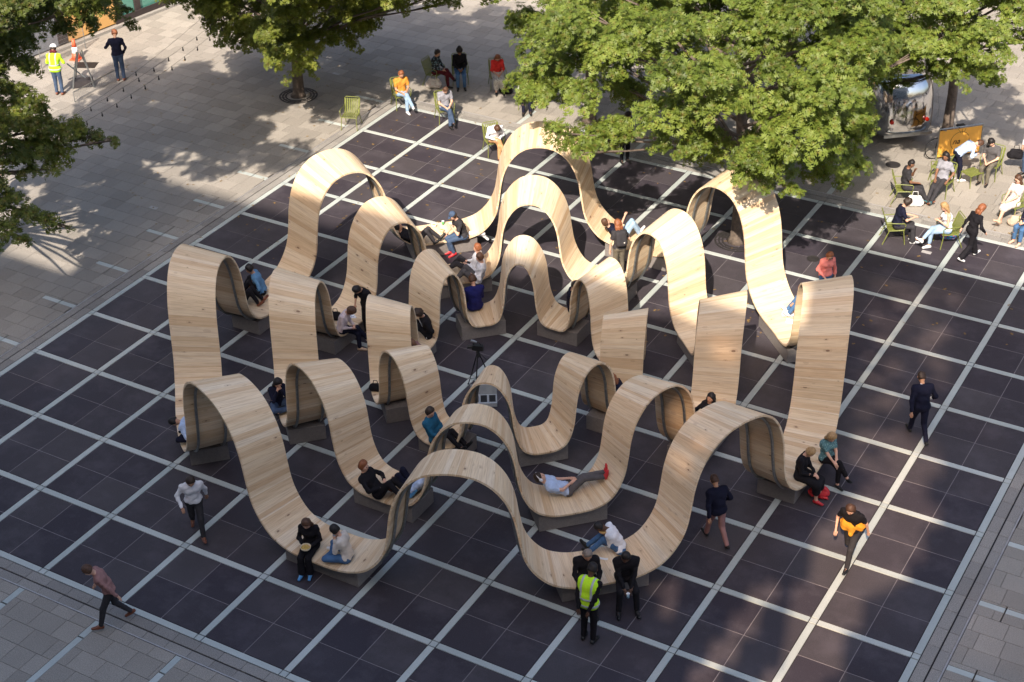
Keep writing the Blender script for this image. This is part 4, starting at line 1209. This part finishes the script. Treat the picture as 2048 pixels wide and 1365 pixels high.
# on the rings
p32 = person('woman in black with blue pointed shoes and a bowl, sitting on the front left bench', L(622,1088), -100, 'sit', 'light', ('long','brown'), ('long','black'), ('flared','black'), 'blue', .97, fem=True, head=(0,30), LH=(-.08,.26,.17), RH=(.08,.26,.17), LF=(-.05,.38,-.46), RF=(.12,.42,-.46))
p33 = person('person in cream cardigan and jeans sitting cross legged on the front left bench', L(694,1112), 165, 'lotus', 'light', ('short','black'), ('long','cream'), ('trousers','blue_jeans'), 'white', .97, fem=True, LH=(-.06,.22,.42), RH=(.06,.22,.42), pitch=4)
p34 = person('man in white shirt eating noodles from a bowl on the front right bench', L(1240,1094), 178, 'recline', 'dark', ('cropped','black'), ('rolled','white'), ('trousers','blue_jeans'), 'black', 1.0, pitch=22, head=(0,35), LH=(-.06,.30,.36), RH=(.06,.30,.30), LF=(-.12,.62,-.03), RF=(.08,.66,-.03))
person('guard in black with glasses on his forehead sitting behind the man in safety vest', L(1172,1156), -84, 'sit', 'tan', ('cropped','grey'), ('long','black'), ('trousers','black'), 'black', 1.07, head=(5,25), LH=(-.16,.3,.05), RH=(.14,.3,.05))
p36 = person('guard in black jacket holding a cup, right hand one on the front bench', L(1250,1152), -86, 'sit', 'dark', ('cropped','black'), ('long','black'), ('trousers','black'), 'black', 1.06, jacket='black', head=(-20,20), pitch=5, LH=(-.06,.38,.02), RH=(.06,.38,.02), LF=(-.17,.46,-.45), RF=(.17,.46,-.45))
person('blonde woman in teal printed blouse sitting on the right bench', L(1653,915), -62, 'cross', 'light', ('bob','blonde'), ('short','teal_print'), ('cropped','black'), 'black', .95, fem=True, head=(-10,35), LH=(-.02,.34,.10), RH=(.05,.36,.06))
person('woman in black dress with red shoes looking at her phone on the right bench', L(1602,948), -32, 'sit', 'light', ('bun','blonde'), ('long','black'), ('skirt','black'), 'red', .96, fem=True, head=(15,40), LH=(-.02,.32,.12))
person('person reading papers, mostly hidden behind the tall right arch', L(1614,622), 182, 'recline', 'tan', ('short','red'), ('long','orange'), ('trousers','blue_jeans'), 'white', .95, pitch=0, LF=(-.1,.5,0), RF=(.1,.5,0), LH=(-.06,.34,.2), RH=(.06,.34,.2))
person('man in navy T-shirt and light jeans lying back on the back right bench', L(1246,470,.60), 18, 'recline', 'light', ('short','brown'), ('short','navy'), ('trousers','light_denim'), 'white', 1.0, pitch=-58, head=(0,10), RH=(.1,.0,.62), LF=(-.1,.52,-.02), RF=(.1,.44,-.02), LH=(-.15,.1,.15))
p41 = person('man in blue baseball cap and dark T-shirt eating on the back left bench', L(926,470,.57), -158, 'sit', 'light', ('cap','denim'), ('short','charcoal'), ('trousers','denim'), 'red', 1.0, head=(0,10), pitch=10, LH=(-.1,.34,.36), RH=(.16,.40,.06), LF=(-.05,.3,-.47), RF=(.1,.34,-.47))
person('person in black lying under the small left arch beside the picnic', L(834,482,.60), 8, 'recline', 'tan', ('short','black'), ('long','black'), ('trousers','charcoal'), 'black', 1.0, pitch=-60, LF=(-.1,.62,-.02), RF=(.1,.46,-.02))
person('man in blue denim shirt sitting on the left bench', L(524,580,.56), 188, 'recline', 'tan', ('short','black'), ('long','denimshirt'), ('trousers','black'), 'black', 1.0, pitch=10, head=(0,5), LH=(-.2,.2,.05), RH=(.12,.3,.1), LF=(-.12,.55,-.02), RF=(.1,.5,-.02))
person('person in dark trousers facing the man in denim shirt, half behind the left arch', L(484,604,.56), 5, 'recline', 'tan', ('short','black'), ('long','black'), ('trousers','black'), 'brown', .98, pitch=-20, LF=(-.1,.52,-.02), RF=(.1,.42,-.02))
person('person in pale pink top half hidden behind the front left arch', L(394,816,.58), 8, 'recline', 'tan', ('short','black'), ('long','rose'), ('trousers','navy'), 'black', .97, pitch=5, LF=(-.1,.45,-.02), RF=(.1,.45,-.02))
person('person in light blue shirt bending down behind the front left arch', L(396,872,.58), 175, 'lotus', 'tan', ('short','black'), ('long','sky'), ('trousers','navy'), 'black', .95, pitch=35, head=(0,40))
person('red haired man in black jumper lying on the middle front bench with a phone', L(760,984,.58), -22, 'recline', 'light', ('short','red'), ('long','black'), ('trousers','black'), 'blue', 1.05, pitch=-48, head=(0,40), LF=(-.08,.64,.06), RF=(.10,.58,.06), LH=(-.12,.05,.24), RH=(.1,.08,.2), EPL=(-1,-.2,-.4), EPR=(1,-.2,-.4))
person('person in black with knees drawn up beside the red haired man', L(822,978,.58), 160, 'recline', 'tan', ('short','brown'), ('long','sky'), ('trousers','navy'), 'brown', 1.0, pitch=-48, LF=(-.1,.42,-.02), RF=(.14,.36,-.02))
person('man in light blue T-shirt with white headphones lying on the front middle bench', L(1134,978,.58), 12, 'recline', 'light', ('short','dark'), ('short','sky'), ('trousers','grey_dark'), 'red', 1.04, pitch=-68, head=(0,15), extra=['headphones'], LF=(-.06,.80,.24), RF=(.07,.76,.22), LH=(-.08,.06,.20), RH=(.06,.08,.20))
p50 = person('woman with long curly dark hair holding her phone up on the right middle bench', L(1404,846,.58), -152, 'recline', 'tan', ('curlylong','black'), ('long','black'), ('trousers','light_denim'), 'white', .95, fem=True, pitch=-30, head=(20,15), LH=(-.06,.22,.38), RH=(.06,.22,.38))
p51 = person('person in navy hood holding a white mask to the face', L(556,806,.57), -62, 'lotus', 'light', ('bob','black'), ('long','navy'), ('trousers','denim'), 'black', .97, fem=True, LH=(-.04,.20,.52), RH=(.06,.22,.48), pitch=0)
person('woman in pale pink cardigan sitting on the left middle bench looking at her phone', L(684,658,.57), -18, 'cross', 'light', ('curly','brown'), ('long','rose'), ('trousers','navy'), 'nude', .97, fem=True, head=(0,45), pitch=8, hem=.12)
person('man in white shirt with dark trousers reclining beside another in white', L(944,540,.58), 172, 'recline', 'light', ('short','red'), ('long','white'), ('trousers','charcoal'), 'brown', 1.0, pitch=-28, LF=(-.1,.72,-.02), RF=(.1,.60,-.02), head=(0,20))
person('man in white shirt with grey trousers reclining, nearer one of the two', L(954,560,.58), 176, 'recline', 'light', ('short','brown'), ('long','white'), ('trousers','grey_dark'), 'brown', 1.0, pitch=-24, LF=(-.1,.60,-.02), RF=(.1,.52,-.02), head=(0,30))
person('man in royal blue jacket seen from behind on the inner bench', L(950,612,.57), 110, 'sit', 'light', ('short','brown'), ('long','white'), ('trousers','navy'), 'black', 1.04, jacket='royal', LF=(-.1,.4,-.45), RF=(.1,.4,-.45))
person('man in white shirt and black jacket in profile on the inner left bench', L(856,668,.57), 196, 'recline', 'tan', ('curly','dark'), ('long','white'), ('trousers','black'), 'black', .97, jacket='black', pitch=2, LF=(-.1,.5,-.02), RF=(.1,.46,-.02))
person('bald man half hidden behind the inner left arch', L(846,724,.57), 200, 'lotus', 'brown', ('bald','black'), ('long','brownpink'), ('trousers','black'), 'black', .97)
person('man in dark blue shirt and glasses reclining on the inner front left bench', L(872,876,.58), -28, 'recline', 'light', ('short','dark'), ('rolled','teal_shirt'), ('trousers','black'), 'black', 1.03, pitch=-24, head=(-15,30), extra=['glasses'], LH=(-.05,.24,.14), RH=(.05,.24,.14), LF=(-.08,.7,-.02), RF=(.08,.66,-.02))
person('person in navy on the inner back bench, hidden by the right small arch', L(1146,618,.57), 0, 'recline', 'tan', ('short','black'), ('long','navy'), ('trousers','black'), 'black', 1.0, pitch=-10, LF=(-.1,.45,-.02), RF=(.1,.45,-.02))
person('person with purple red hair behind the inner right arch', L(1244,800,.57), 175, 'lotus', 'light', ('long','red'), ('long','navy'), ('trousers','black'), 'black', .93, fem=True)

# ------------------------------------------------------------ small things
def tube_obj(name, pts, r, mat, parent=None, n=6): return MB().tube(pts, r, n).build(name, mat, parent, True)
WOODB = plain('bamboo_bowl', (.50, .30, .13), .6); CARD = plain('cardboard_cream', (.62, .52, .36), .7); FOOD = plain('food', (.45, .30, .08), .8, 0, .5, 40)
PAPER = plain('paper', (.82, .82, .84), .6, 0, .03); BLUEP = m_pattern('printed_paper', (.75, .77, .80), [(.05, .12, .40), (.2, .3, .6)], 30, .4)
def bowl(loc, r, label, mat=WOODB):
    root = empty('bowl', loc, 0, label, 'bowl')
    MB().lathe((0, 0, 0), [(.5*r, -.04), (.9*r, .0), (r, .045), (.93*r, .045), (.8*r, .01), (.3*r, .0)], 14).build('shell', mat, root, True)
    MB().lathe((0, 0, 0), [(.1*r, .028), (.85*r, .026), (.86*r, .018)], 12).build('food', FOOD, root)
bowl(p32['hands'], .11, 'cream bowl of food in the hands of the woman with blue shoes', CARD)
bowl(p34['hands'], .10, 'brown bowl of noodles held by the man in white shirt')
def cup(loc, label, col=(.35, .5, .62), r=.038, h=.11):
    root = empty('cup', loc, 0, label, 'cup')
    MB().lathe((0, 0, -h/2), [(r*.75, 0), (r, h*.95)], 12).build('cup_wall', plain('cup_%d' % int(col[0]*100), col, .4), root, True)
    MB().lathe((0, 0, h*.45), [(r*1.05, 0), (r*1.05, .008), (r*.8, .014)], 12).build('lid', PAPER, root)
h = p36['hands']; cup((h[0], h[1], h[2]-.05), 'pale blue plastic cup held by the guard in black jacket')
h = p33['hands']; cup(h, 'brown paper cup held by the person in cream cardigan', (.35, .2, .12))
def phone(loc, label, rz=0):
    root = empty('phone', loc, rz, label, 'phone')
    MB().box((0, 0, 0), (.14, .01, .07)).build('case', MAT['black'], root)
    MB().box((0, .0065, 0), (.128, .002, .06)).build('screen', plain('phone_screen', (.25, .28, .32), .2), root)
phone(p50['hands'], 'phone held up in both hands by the curly haired woman', p50['dir']-PI/2)
def paper(px, py, z, w, d, rz, label, mat=None, cat='paper'):
    g = G(px, py, z); mb = MB(); V = []; n = 5
    for j in range(n):
        for i in range(n):
            x = (i/(n-1)-.5)*w; y = (j/(n-1)-.5)*d; V.append((x, y, .004+.02*abs(math.sin(x*9+py))*abs(math.cos(y*7+px))*(w > .15)))
    F = [(j*n+i, j*n+i+1, (j+1)*n+i+1, (j+1)*n+i) for j in range(n-1) for i in range(n-1)]
    o = mesh('paper_sheet', V, F, mat or PAPER); o.location = g; o.rotation_euler = (0, 0, rz)
    so = o.modifiers.new('thickness', 'SOLIDIFY'); so.thickness = .003
    tag(o, label, cat); return o
ZT = ZS*M+.003
paper(1575, 612, ZT, .40, .28, .4, 'white sheet of paper with handwriting on the sunlit right bench')
paper(1583, 644, ZT, .26, .20, .2, 'white paper nearest the bench edge in the sun')
paper(1576, 630, ZT+.01, .30, .16, .5, 'printed brochure on the sunlit right bench', BLUEP, 'brochure')
paper(706, 633, ZT, .30, .18, .5, 'blue and white printed leaflet on the left middle bench', BLUEP, 'leaflet')
paper(1204, 1118, ZT, .24, .06, .3, 'folded white paper between the seated guards')
paper(800, 962, .78, .22, .15, .5, 'blue and white printed card on the lap of the person with knees up', BLUEP, 'card')
def lumpy(name, loc, caps, mat, label, cat, h=.018, wob=.01, **kw):
    """soft bag or cloth from rounded forms; label and category on one mesh"""
    S = SDF(h); S.wob = wob
    for a, b, r1, r2 in caps: S.cap(a, b, r1, r2, .04)
    o = S.build(name, mat, None); o.location = loc; tag(o, label, cat); return o
def bag(px, py, z, mat, label, s=1.0, cat='bag', handle=True):
    g = G(px, py, z); root = empty('bag', g, .4, label, cat)
    S = SDF(.018); S.wob = .008; S.cap((-.11*s, 0, .10*s), (.11*s, 0, .10*s), .10*s); S.cap((-.09*s, 0, .2*s), (.09*s, 0, .2*s), .06*s, None, .05)
    S.cut((0, 0, .004), (0, 0, -1)); S.build('bag_body', mat, root)
    if handle: tube_obj('handle', [(-.07*s, 0, .24*s), (-.05*s, 0, .36*s), (.05*s, 0, .36*s), (.07*s, 0, .24*s)], .009, mat, root)
bag(1012, 188, 0, CL['black'], 'black handbag on the ground beside the woman in red', 1.1)
bag(1828, 412, 0, plain('white_plastic', (.8, .8, .8), .4), 'white plastic carrier bag on the paving by the seated group', 1.25)
bag(1637, 993, 0, SHOE['red'], 'red bag on the floor at the feet of the woman in black dress', 1.1)
bag(868, 176, 0, CL['floral_white'], 'pale floral bag hanging by the chair of the woman in floral blouse', 1.3)
bag(1895, 478, .1, m_pattern('blue_print', (.03, .22, .42), [(.6, .1, .3), (.05, .5, .6)], 16, .4), 'bright blue patterned bag hanging from the chair of the blonde woman', 1.1)
bag(2032, 452, 0, CL['beige'], 'beige bag on the paving at the right edge', 1.2)
bag(2030, 318, .42, CL['black'], 'black bag on the green chair at the right edge', 1.2)
bag(672, 640, ZT, CL['black'], 'small black bag behind the woman in pale pink', .9)
bag(752, 782, ZT, CL['black'], 'black bag just visible behind the inner left arch', .8)
bag(856, 500, .02, BLUEP, 'white and blue paper shopping bag on the floor under the back left bench', 1.2)
g = G(955, 470, ZT); lumpy('draped_jacket', g, [((-.15, -.1, .05), (.15, .05, .06), .07, .06), ((.1, .05, .05), (.22, .16, -.16), .05, .04)], CL['white'], 'white jacket draped over the edge of the back left bench', 'jacket')
for i, (px_, py_, r_, lb) in enumerate([(868, 452, .07, 'clear salad bowl nearest the arch in the picnic'), (884, 462, .06, 'round food tub in the middle of the picnic on the back bench'), (900, 450, .05, 'small dip pot beside the man in blue cap')]):
    bowl((*G(px_, py_, ZT+.04)[:2], ZT+.04), r_, lb, PAPER if i != 1 else CARD)
cup((*G(886, 446, ZT+.055)[:2], ZT+.055), 'green juice cup in the picnic on the back bench', (.08, .32, .10))
phone((*G(891, 470, ZT+.008)[:2], ZT+.04), 'black phone lying on the picnic bench', .4)
# orange jumper round the waist of the striding person
g = G(1697, 1128)
lumpy('tied_jumper', (g[0], g[1], 1.06), [((-.10, -.06, 0), (.10, .02, 0), .15, .15), ((.0, -.1, -.02), (.02, -.16, -.16), .08, .05)], plain('orange_wool', (.60, .26, .02), .9), 'orange jumper tied round the waist of the striding person', 'jumper')

# tripod and case inside the inner ring
tx, ty, _ = G(959, 781); root = empty('tripod', (tx, ty, 0), .3, 'black camera tripod standing in the middle of the rings', 'tripod'); root.scale = (.9, .9, .88)
for k in range(3):
    a = 2*PI*k/3+.5; e = (math.cos(a)*.42, math.sin(a)*.42, .01)
    lg = MB().tube([(math.cos(a)*.05, math.sin(a)*.05, 1.12), (e[0]*.55, e[1]*.55, .55)], .017, 6).tube([(e[0]*.5, e[1]*.5, .6), e], .012, 6).build('leg', MAT['black'], root)
    MB().tube([(0, 0, .42), (e[0]*.8, e[1]*.8, .22)], .008, 5).build('spreader', MAT['black'], root)
    MB().lathe((e[0], e[1], 0), [(.022, 0), (.02, .03)], 8).build('foot', MAT['black'], root)
MB().lathe((0, 0, 1.08), [(.05, 0), (.06, .04), (.04, .12), (.05, .16), (.03, .2)], 10).build('head', MAT['black'], root)
tube_obj('pan_handle', [(0, 0, 1.24), (.25, -.1, 1.08)], .01, MAT['black'], root)
croot = empty('video_camera', (tx, ty, 1.14), 1.9, 'black video camera on top of the tripod', 'camera')
MB().box((0, 0, .07), (.11, .26, .13)).build('camera_body', MAT['black'], croot)
MB().tube([(0, .13, .07), (0, .22, .07), (0, .24, .07)], [.045, .045, .055], 12).build('lens', MAT['black'], croot)
MB().tube([(0, -.08, .14), (0, -.04, .2), (0, .08, .2), (0, .1, .14)], .012, 6).build('top_handle', MAT['black'], croot)
MB().tube([(.0, .02, .21), (.0, .10, .235), (0, .16, .24)], [.02, .03, .03], 8).build('microphone', MAT['steel'], croot)
g = G(968, 806); root = empty('equipment_case', (g[0], g[1], 0), .55, 'open grey equipment case lying on the floor below the tripod', 'case')
MB().box((0, 0, .06), (.62, .38, .10)).build('case_base', plain('case_grey', (.32, .34, .36), .5), root)
MB().box((0, .22, .2), (.62, .03, .34)).build('case_lid', plain('case_grey', (.32, .34, .36), .5), root)
for k in range(3): MB().box((-.2+.2*k, 0, .118), (.15, .26, .012)).build('foam_slot', MAT['black'], root)

# silver trailer
MAT['chrome'] = plain('polished_aluminium', (.62, .63, .65), .10, 1.0, .06, 1.2, .25)
def trailer():
    x, y, _ = G(1812, 300); a = (100+30)*D2R; Lh, Wh, H = 2.4, 1.12, 2.25
    cx_, cy_ = x+math.cos(a)*Lh, y+math.sin(a)*Lh
    root = empty('caravan', (cx_, cy_, 0), a, 'polished silver rounded caravan parked under the trees at upper right', 'caravan')
    V = []; F = []; nu, nv = 40, 16
    for j in range(nv+1):
        t = j/nv*PI/2*.98; zf = math.sin(t)**.8; rf = math.cos(t)**.42
        for i in range(nu):
            p = 2*PI*i/nu; cx2, sy2 = math.cos(p), math.sin(p)
            ex = abs(cx2)**.62*(1 if cx2 >= 0 else -1); ey = abs(sy2)**.55*(1 if sy2 >= 0 else -1)
            V.append((ex*(Lh-(1-rf)*.9), ey*(Wh-(1-rf)*.62), .62+zf*(H-.62)))
    base = len(V)
    for q, (zz, k) in enumerate(((.42, .97), (.36, .90))):
        for i in range(nu):
            p = 2*PI*i/nu; cx2, sy2 = math.cos(p), math.sin(p)
            ex = abs(cx2)**.62*(1 if cx2 >= 0 else -1); ey = abs(sy2)**.55*(1 if sy2 >= 0 else -1)
            V.append((ex*Lh*k, ey*Wh*k, zz))
    for j in range(nv):
        for i in range(nu): F.append((j*nu+i, j*nu+(i+1) % nu, (j+1)*nu+(i+1) % nu, (j+1)*nu+i))
    F.append(tuple(nv*nu+i for i in range(nu)))
    for i in range(nu): F.append((base+i, base+(i+1) % nu, (i+1) % nu, i)); F.append((base+nu+i, base+nu+(i+1) % nu, base+(i+1) % nu, base+i))
    F.append(tuple(base+nu+i for i in range(nu))[::-1])
    mesh('shell', V, F, MAT['chrome'], root, True)
    for sx in (-1, 1):
        for sy in (-1, 1):
            w = MB().tube([(sx*.45, sy*(Wh-.22), .33), (sx*.45, sy*(Wh-.02), .33)], .33, 18).build('wheel', MAT['black'], root)
            MB().tube([(sx*.45, sy*(Wh-.02), .33), (sx*.45, sy*(Wh+.01), .33)], .17, 12).build('hub_cap', MAT['steel'], w)
    for sy in (-1, 1):
        MB().tube([(-Lh*.985, sy*.55, .95), (-Lh*1.012, sy*.55, .95)], .06, 12).build('tail_light', plain('red_lens', (.5, .02, .01), .25), root)
    wn_ = MB().box((-Lh*.93, 0, 1.5), (.08, 1.0, .5)).build('window', plain('dark_glass', (.02, .025, .03), .08), root)
    MB().box((-Lh*1.0, 0, .50), (.05, 1.5, .10)).build('bumper', MAT['steel'], root)
    for k in range(5):
        xs = -Lh*.8+k*Lh*.4
        MB().tube([(xs, -Wh*1.0, .65), (xs, -Wh*.99, 1.1), (xs, -Wh*.9, 1.6)], .008, 4).build('seam', MAT['steel'], root)
    MB().box((0, Wh*.985, 1.35), (1.3, .06, .7)).build('serving_hatch', plain('hatch_dark', (.04, .03, .03), .6), root)
trailer()
# bicycle behind the orange board
def bicycle(px, py, ang, label):
    x, y, _ = G(px, py); root = empty('bicycle', (x, y, 0), ang, label, 'bicycle')
    for wx in (0, 1.02):
        pts = [(wx+.33*math.cos(a), 0, .34+.33*math.sin(a)) for a in np.linspace(0, 2*PI, 25)]
        w = MB().tube(pts, .016, 6, False).build('wheel', MAT['black'], root)
        mb = MB()
        for k in range(12):
            a = 2*PI*k/12; mb.tube([(wx, 0, .34), (wx+.32*math.cos(a), 0, .34+.32*math.sin(a))], .003, 3)
        mb.build('spokes', MAT['steel'], w)
    fr = [[(0, 0, .34), (.12, 0, .92)], [(.10, 0, .80), (.70, 0, .86)], [(.09, 0, .72), (.58, 0, .30)], [(.58, 0, .30), (.72, 0, .95)], [(.58, 0, .30), (1.02, 0, .34)], [(.70, 0, .84), (1.02, 0, .34)]]
    mb = MB()
    for p in fr: mb.tube(p, .016, 6)
    mb.build('frame', MAT['black'], root)
    MB().tube([(.14, -.25, 1.0), (.12, -.1, .96), (.12, .1, .96), (.14, .25, 1.0)], .013, 6).build('handlebar', MAT['steel'], root)
    MB().box((.74, 0, .98), (.24, .13, .05)).build('saddle', MAT['black'], root)
bicycle(1868, 318, (15+30)*D2R, 'bicycle leaning behind the orange board by the caravan')
# orange board
def board():
    a = np.array(G(1873, 321)[:2]); b = np.array(G(1956, 309)[:2]); d_ = b-a; Lb = np.linalg.norm(d_); ang = math.atan2(d_[1], d_[0])
    root = empty('banner_board', (a[0], a[1], 0), ang, 'orange cafe board with a hand drawn wreath and lettering, in a steel frame', 'board')
    MB().box((Lb/2, 0, .10+.42), (Lb, .025, .84)).build('panel', plain('orange_board', (.85, .42, .07), .5, 0, .06), root)
    for x in (0-.03, Lb+.03): MB().tube([(x, 0, .01), (x, 0, 1.0)], .018, 8).build('post', MAT['steel'], root)
    MB().tube([(-.03, 0, 1.0), (Lb+.03, 0, 1.0)], .018, 8).build('top_rail', MAT['steel'], root)
    ink = plain('ink', (.03, .025, .02), .6)
    pts = [(Lb*.5+.30*math.cos(t), -.018, .54+.30*math.sin(t)) for t in np.linspace(.5, 2*PI+.2, 36)]
    tube_obj('wreath_ring', pts, .006, ink, root, 4)
    for k in range(3):
        tube_obj('sprig', [(Lb*.5+.05*k, -.018, .80), (Lb*.5+.12*k-.1, -.018, .93)], .005, ink, root, 4)
    cu = bpy.data.curves.new('lettering', 'FONT'); cu.body = 'na'; cu.size = .26; cu.extrude = .004; cu.shear = .3
    to = bpy.data.objects.new('lettering', cu); COL.objects.link(to); bpy.context.view_layer.update()
    me = bpy.data.meshes.new_from_object(to); bpy.data.objects.remove(to)
    me.materials.clear(); me.materials.append(ink)
    o = link('lettering', me, root, (Lb*.5-.24, -.020, .46)); o.rotation_euler = (PI/2, 0, 0)
board()
# footstool and the empty chair
chair(700, 232, -100, 'empty green slatted chair standing alone by the tree left of centre', .42)
chair(1880, 326, 150, 'empty green slatted chair tipped behind the woman with braids', .5)
g = G(1945, 344, .38); root = empty('footstool', (g[0], g[1], 0), 60*D2R, 'low green slatted footstool in front of the man in black cap', 'stool')
mb = MB()
for i in range(8): mb.box((-.21+.06*i, 0, .38), (.038, .42, .012))
mb.build('seat', MAT['green'], root)
MB().tube([(-.24, -.2, .37), (.24, -.2, .37), (.24, .2, .37), (-.24, .2, .37), (-.24, -.2, .37)], .012, 6).build('seat_frame', MAT['green'], root)
for sx in (-1, 1):
    for sy in (-1, 1): MB().tube([(sx*.23, sy*.19, .37), (sx*.25, sy*.23, 0)], .012, 6).build('leg', MAT['green'], root)

# top left: building front, cone, works barrier, stand
def front():
    a = np.array(G(40, 128)[:2]); b = np.array(G(420, -22)[:2]); d_ = b-a; Lb = np.linalg.norm(d_); ang = math.atan2(d_[1], d_[0])
    root = empty('shop_front', (a[0], a[1], 0), ang, 'building front with ochre panels and green glass doors at the top left', 'building')
    och = plain('ochre_panel', (.62, .36, .13), .7, 0, .08, 1); dk = plain('dark_frame', (.045, .035, .035), .5); gl = plain('green_glass', (.10, .28, .23), .1, .1, .1, 1, 0, .8)
    gy = plain('grey_panel', (.20, .21, .24), .6)
    k = Lb/ math.hypot(380, 150)
    segs = [(0, .20, gy), (.20, .25, dk), (.25, .38, och), (.38, .395, gy), (.395, .50, och), (.50, .53, dk), (.53, .60, gl), (.60, .63, dk), (.63, .76, gl), (.76, .79, dk), (.79, .90, gl), (.90, 1.0, och)]
    for u0, u1, m in segs:
        nm = {och: 'ochre_panel', dk: 'frame', gl: 'glass_pane', gy: 'grey_panel'}[m]
        off = .06 if m is gl else 0
        MB().box(((u0+u1)/2*Lb, .25+off, 3.0), ((u1-u0)*Lb-.01, .3, 5.9)).build(nm, m, root)
    MB().box((Lb/2, .9, 3.2), (Lb+.4, .9, 6.4)).build('wall', MAT['facade'], root)
    MB().box((Lb*.7, .075, .12), (Lb*.42, .04, .22)).build('threshold', dk, root)
    MB().box((Lb*.5, -.25, .05), (Lb*1.02, .12, .10)).build('kerb', MAT['border'], root)
front()
def cone():
    g = G(153, 119); root = empty('traffic_cone', g, .3, 'red and white traffic cone behind the steel stand', 'cone')
    red = plain('cone_red', (.75, .13, .06), .5); 
    MB().box((0, 0, .02), (.36, .36, .04)).build('base', red, root)
    MB().lathe((0, 0, .04), [(.15, 0), (.115, .20)], 14).build('lower_band', red, root, True)
    MB().lathe((0, 0, .24), [(.116, 0), (.085, .22)], 14).build('white_band', PAPER, root, True)
    MB().lathe((0, 0, .46), [(.085, 0), (.045, .28)], 14).build('upper_band', red, root, True)
cone()
def barrier(p0, p1, hgt, label, n=26):
    a = np.array(G(*p0)[:2]); b = np.array(G(*p1)[:2]); d_ = b-a; Lb = np.linalg.norm(d_)
    root = empty('mesh_barrier', (a[0], a[1], 0), math.atan2(d_[1], d_[0]), label, 'barrier')
    MB().tube([(0, 0, 0), (0, 0, hgt), (Lb, 0, hgt), (Lb, 0, 0)], .018, 6).build('frame', MAT['steel'], root)
    mb = MB()
    for i in range(1, n): mb.tube([(Lb*i/n, 0, .08), (Lb*i/n, 0, hgt)], .004, 3)
    for k in range(1, 7): mb.tube([(0, 0, hgt*k/7), (Lb, 0, hgt*k/7)], .004, 3)
    o = mb.build('wire_mesh', MAT['steel'], root)
barrier((84, 138), (172, 98), .95, 'grey steel mesh barrier behind the worker in white helmet', 40)
barrier((150, 205), (250, 150), .35, 'low steel mesh panel on the ground in front of the stand', 30)
def stand():
    g = G(168, 172); root = empty('steel_stand', g, (10+30)*D2R, 'crossed steel tube stand between the two workers', 'stand')
    for p in ([(-.35, -.2, 0), (-.05, .0, 1.2)], [(.35, -.2, 0), (.12, .0, 1.25)], [(.30, .1, 0), (-.45, .2, .75)], [(-.3, .3, 0), (.0, .0, 1.2)], [(.3, .3, 0), (.06, .0, 1.2)]):
        MB().tube(p, .024, 8).build('tube', MAT['steel'], root)
    MB().box((0, 0, .12), (.62, .36, .22)).build('ballast_cage', plain('dark_mesh', (.05, .045, .05), .7, .3), root)
stand()
g = G(172, 131); root = empty('floor_grate', (g[0], g[1], 0), .45, 'dark square floor grate behind the steel stand', 'grate')
MB().box((0, 0, .006), (.75, .5, .008)).build('frame', MAT['iron'], root)
mb = MB()
for i in range(12): mb.box((-.33+.06*i, 0, .014), (.02, .46, .006))
mb.build('bars', MAT['black'], root)
def manhole(px, py, r, label):
    g = G(px, py); root = empty('manhole_cover', (g[0], g[1], 0), 0, label, 'cover')
    MB().lathe((0, 0, 0), [(r, 0), (r, .008), (r*.9, .008), (r*.88, .004)], 24).build('rim', MAT['iron'], root)
    MB().lathe((0, 0, 0), [(r*.86, 0), (r*.86, .006)], 24).build('lid', MAT['iron'], root)
manhole(1626, 518, .17, 'small round floor cover left of the woman in coral')
manhole(1452, 470, .2, 'small round floor cover beside the oak trunk')
manhole(1786, 330, .22, 'round cover on the paving near the caravan shade')
for px_, py_, lb in ((1853, 505, 'small pale rectangular floor cover in front of the blonde woman'), (307, 416, 'small square cover in the left paving'), (672, 148, 'square cover in the shaded paving at the top')):
    g = G(px_, py_); o = MB().box((0, 0, .004), (.26, .14, .006)).build('access_cover', MAT['kerbmetal']); o.location = g; tag(o, lb, 'cover')

# string light cables over the left paving
def cable(p0, p1, z, label, bulbs=12):
    a = Vector(G(*p0, z)); b = Vector(G(*p1, z)); root = empty('light_cable', tuple((a+b)/2), 0, label, 'cable', 'string light cables over the left paving')
    c = (a+b)/2; pts = [a.lerp(b, k/14)-c-Vector((0, 0, .25*math.sin(PI*k/14))) for k in range(15)]
    tube_obj('wire', pts, .0045, MAT['black'], root, 4)
    bm_ = None
    for k in range(bulbs):
        t = (k+.5)/bulbs; p = a.lerp(b, t)-c-Vector((0, 0, .25*math.sin(PI*t)+.01))
        if bm_ is None:
            o = MB().lathe((0, 0, -.14), [(.006, .02), (.02, .04), (.024, .07), (.014, .09), (.014, .14)], 8).build('bulb', MAT['black'], root, True); bm_ = o.data
        else: o = link('bulb', bm_, root)
        o.location = p
cable((20, 312), (470, -22), 4.0, 'upper thin cable of the string lights at the left', 3)
cable((20, 300), (460, 22), 4.0, 'middle bulb cable of the string lights at the left', 14)
cable((60, 302), (455, 45), 4.0, 'lower bulb cable of the string lights at the left', 14)

# fallen oak leaves and scraps
V = []; F = []
for k in range(420):
    if k % 3: px_, py_ = random.uniform(250, 1100), random.uniform(120, 520)
    else: px_, py_ = random.uniform(1100, 2048), random.uniform(330, 700)
    x, y, _ = G(px_, py_); a = random.uniform(0, 6.28); s_ = random.uniform(.07, .13); o = len(V)
    for lx, ly in LV: V.append((x+(lx*math.cos(a)-ly*math.sin(a))*s_, y+(lx*math.sin(a)+ly*math.cos(a))*s_, .008+.02*lx*(1-lx)+random.uniform(0, .006)))
    F += [tuple(i+o for i in f) for f in LF]
tag(mesh('fallen_leaves', V, F, plain('dry_leaf', (.24, .15, .05), .8, 0, .4, 3)), 'dry oak leaves scattered over the paving', 'leaves', None, 'stuff')
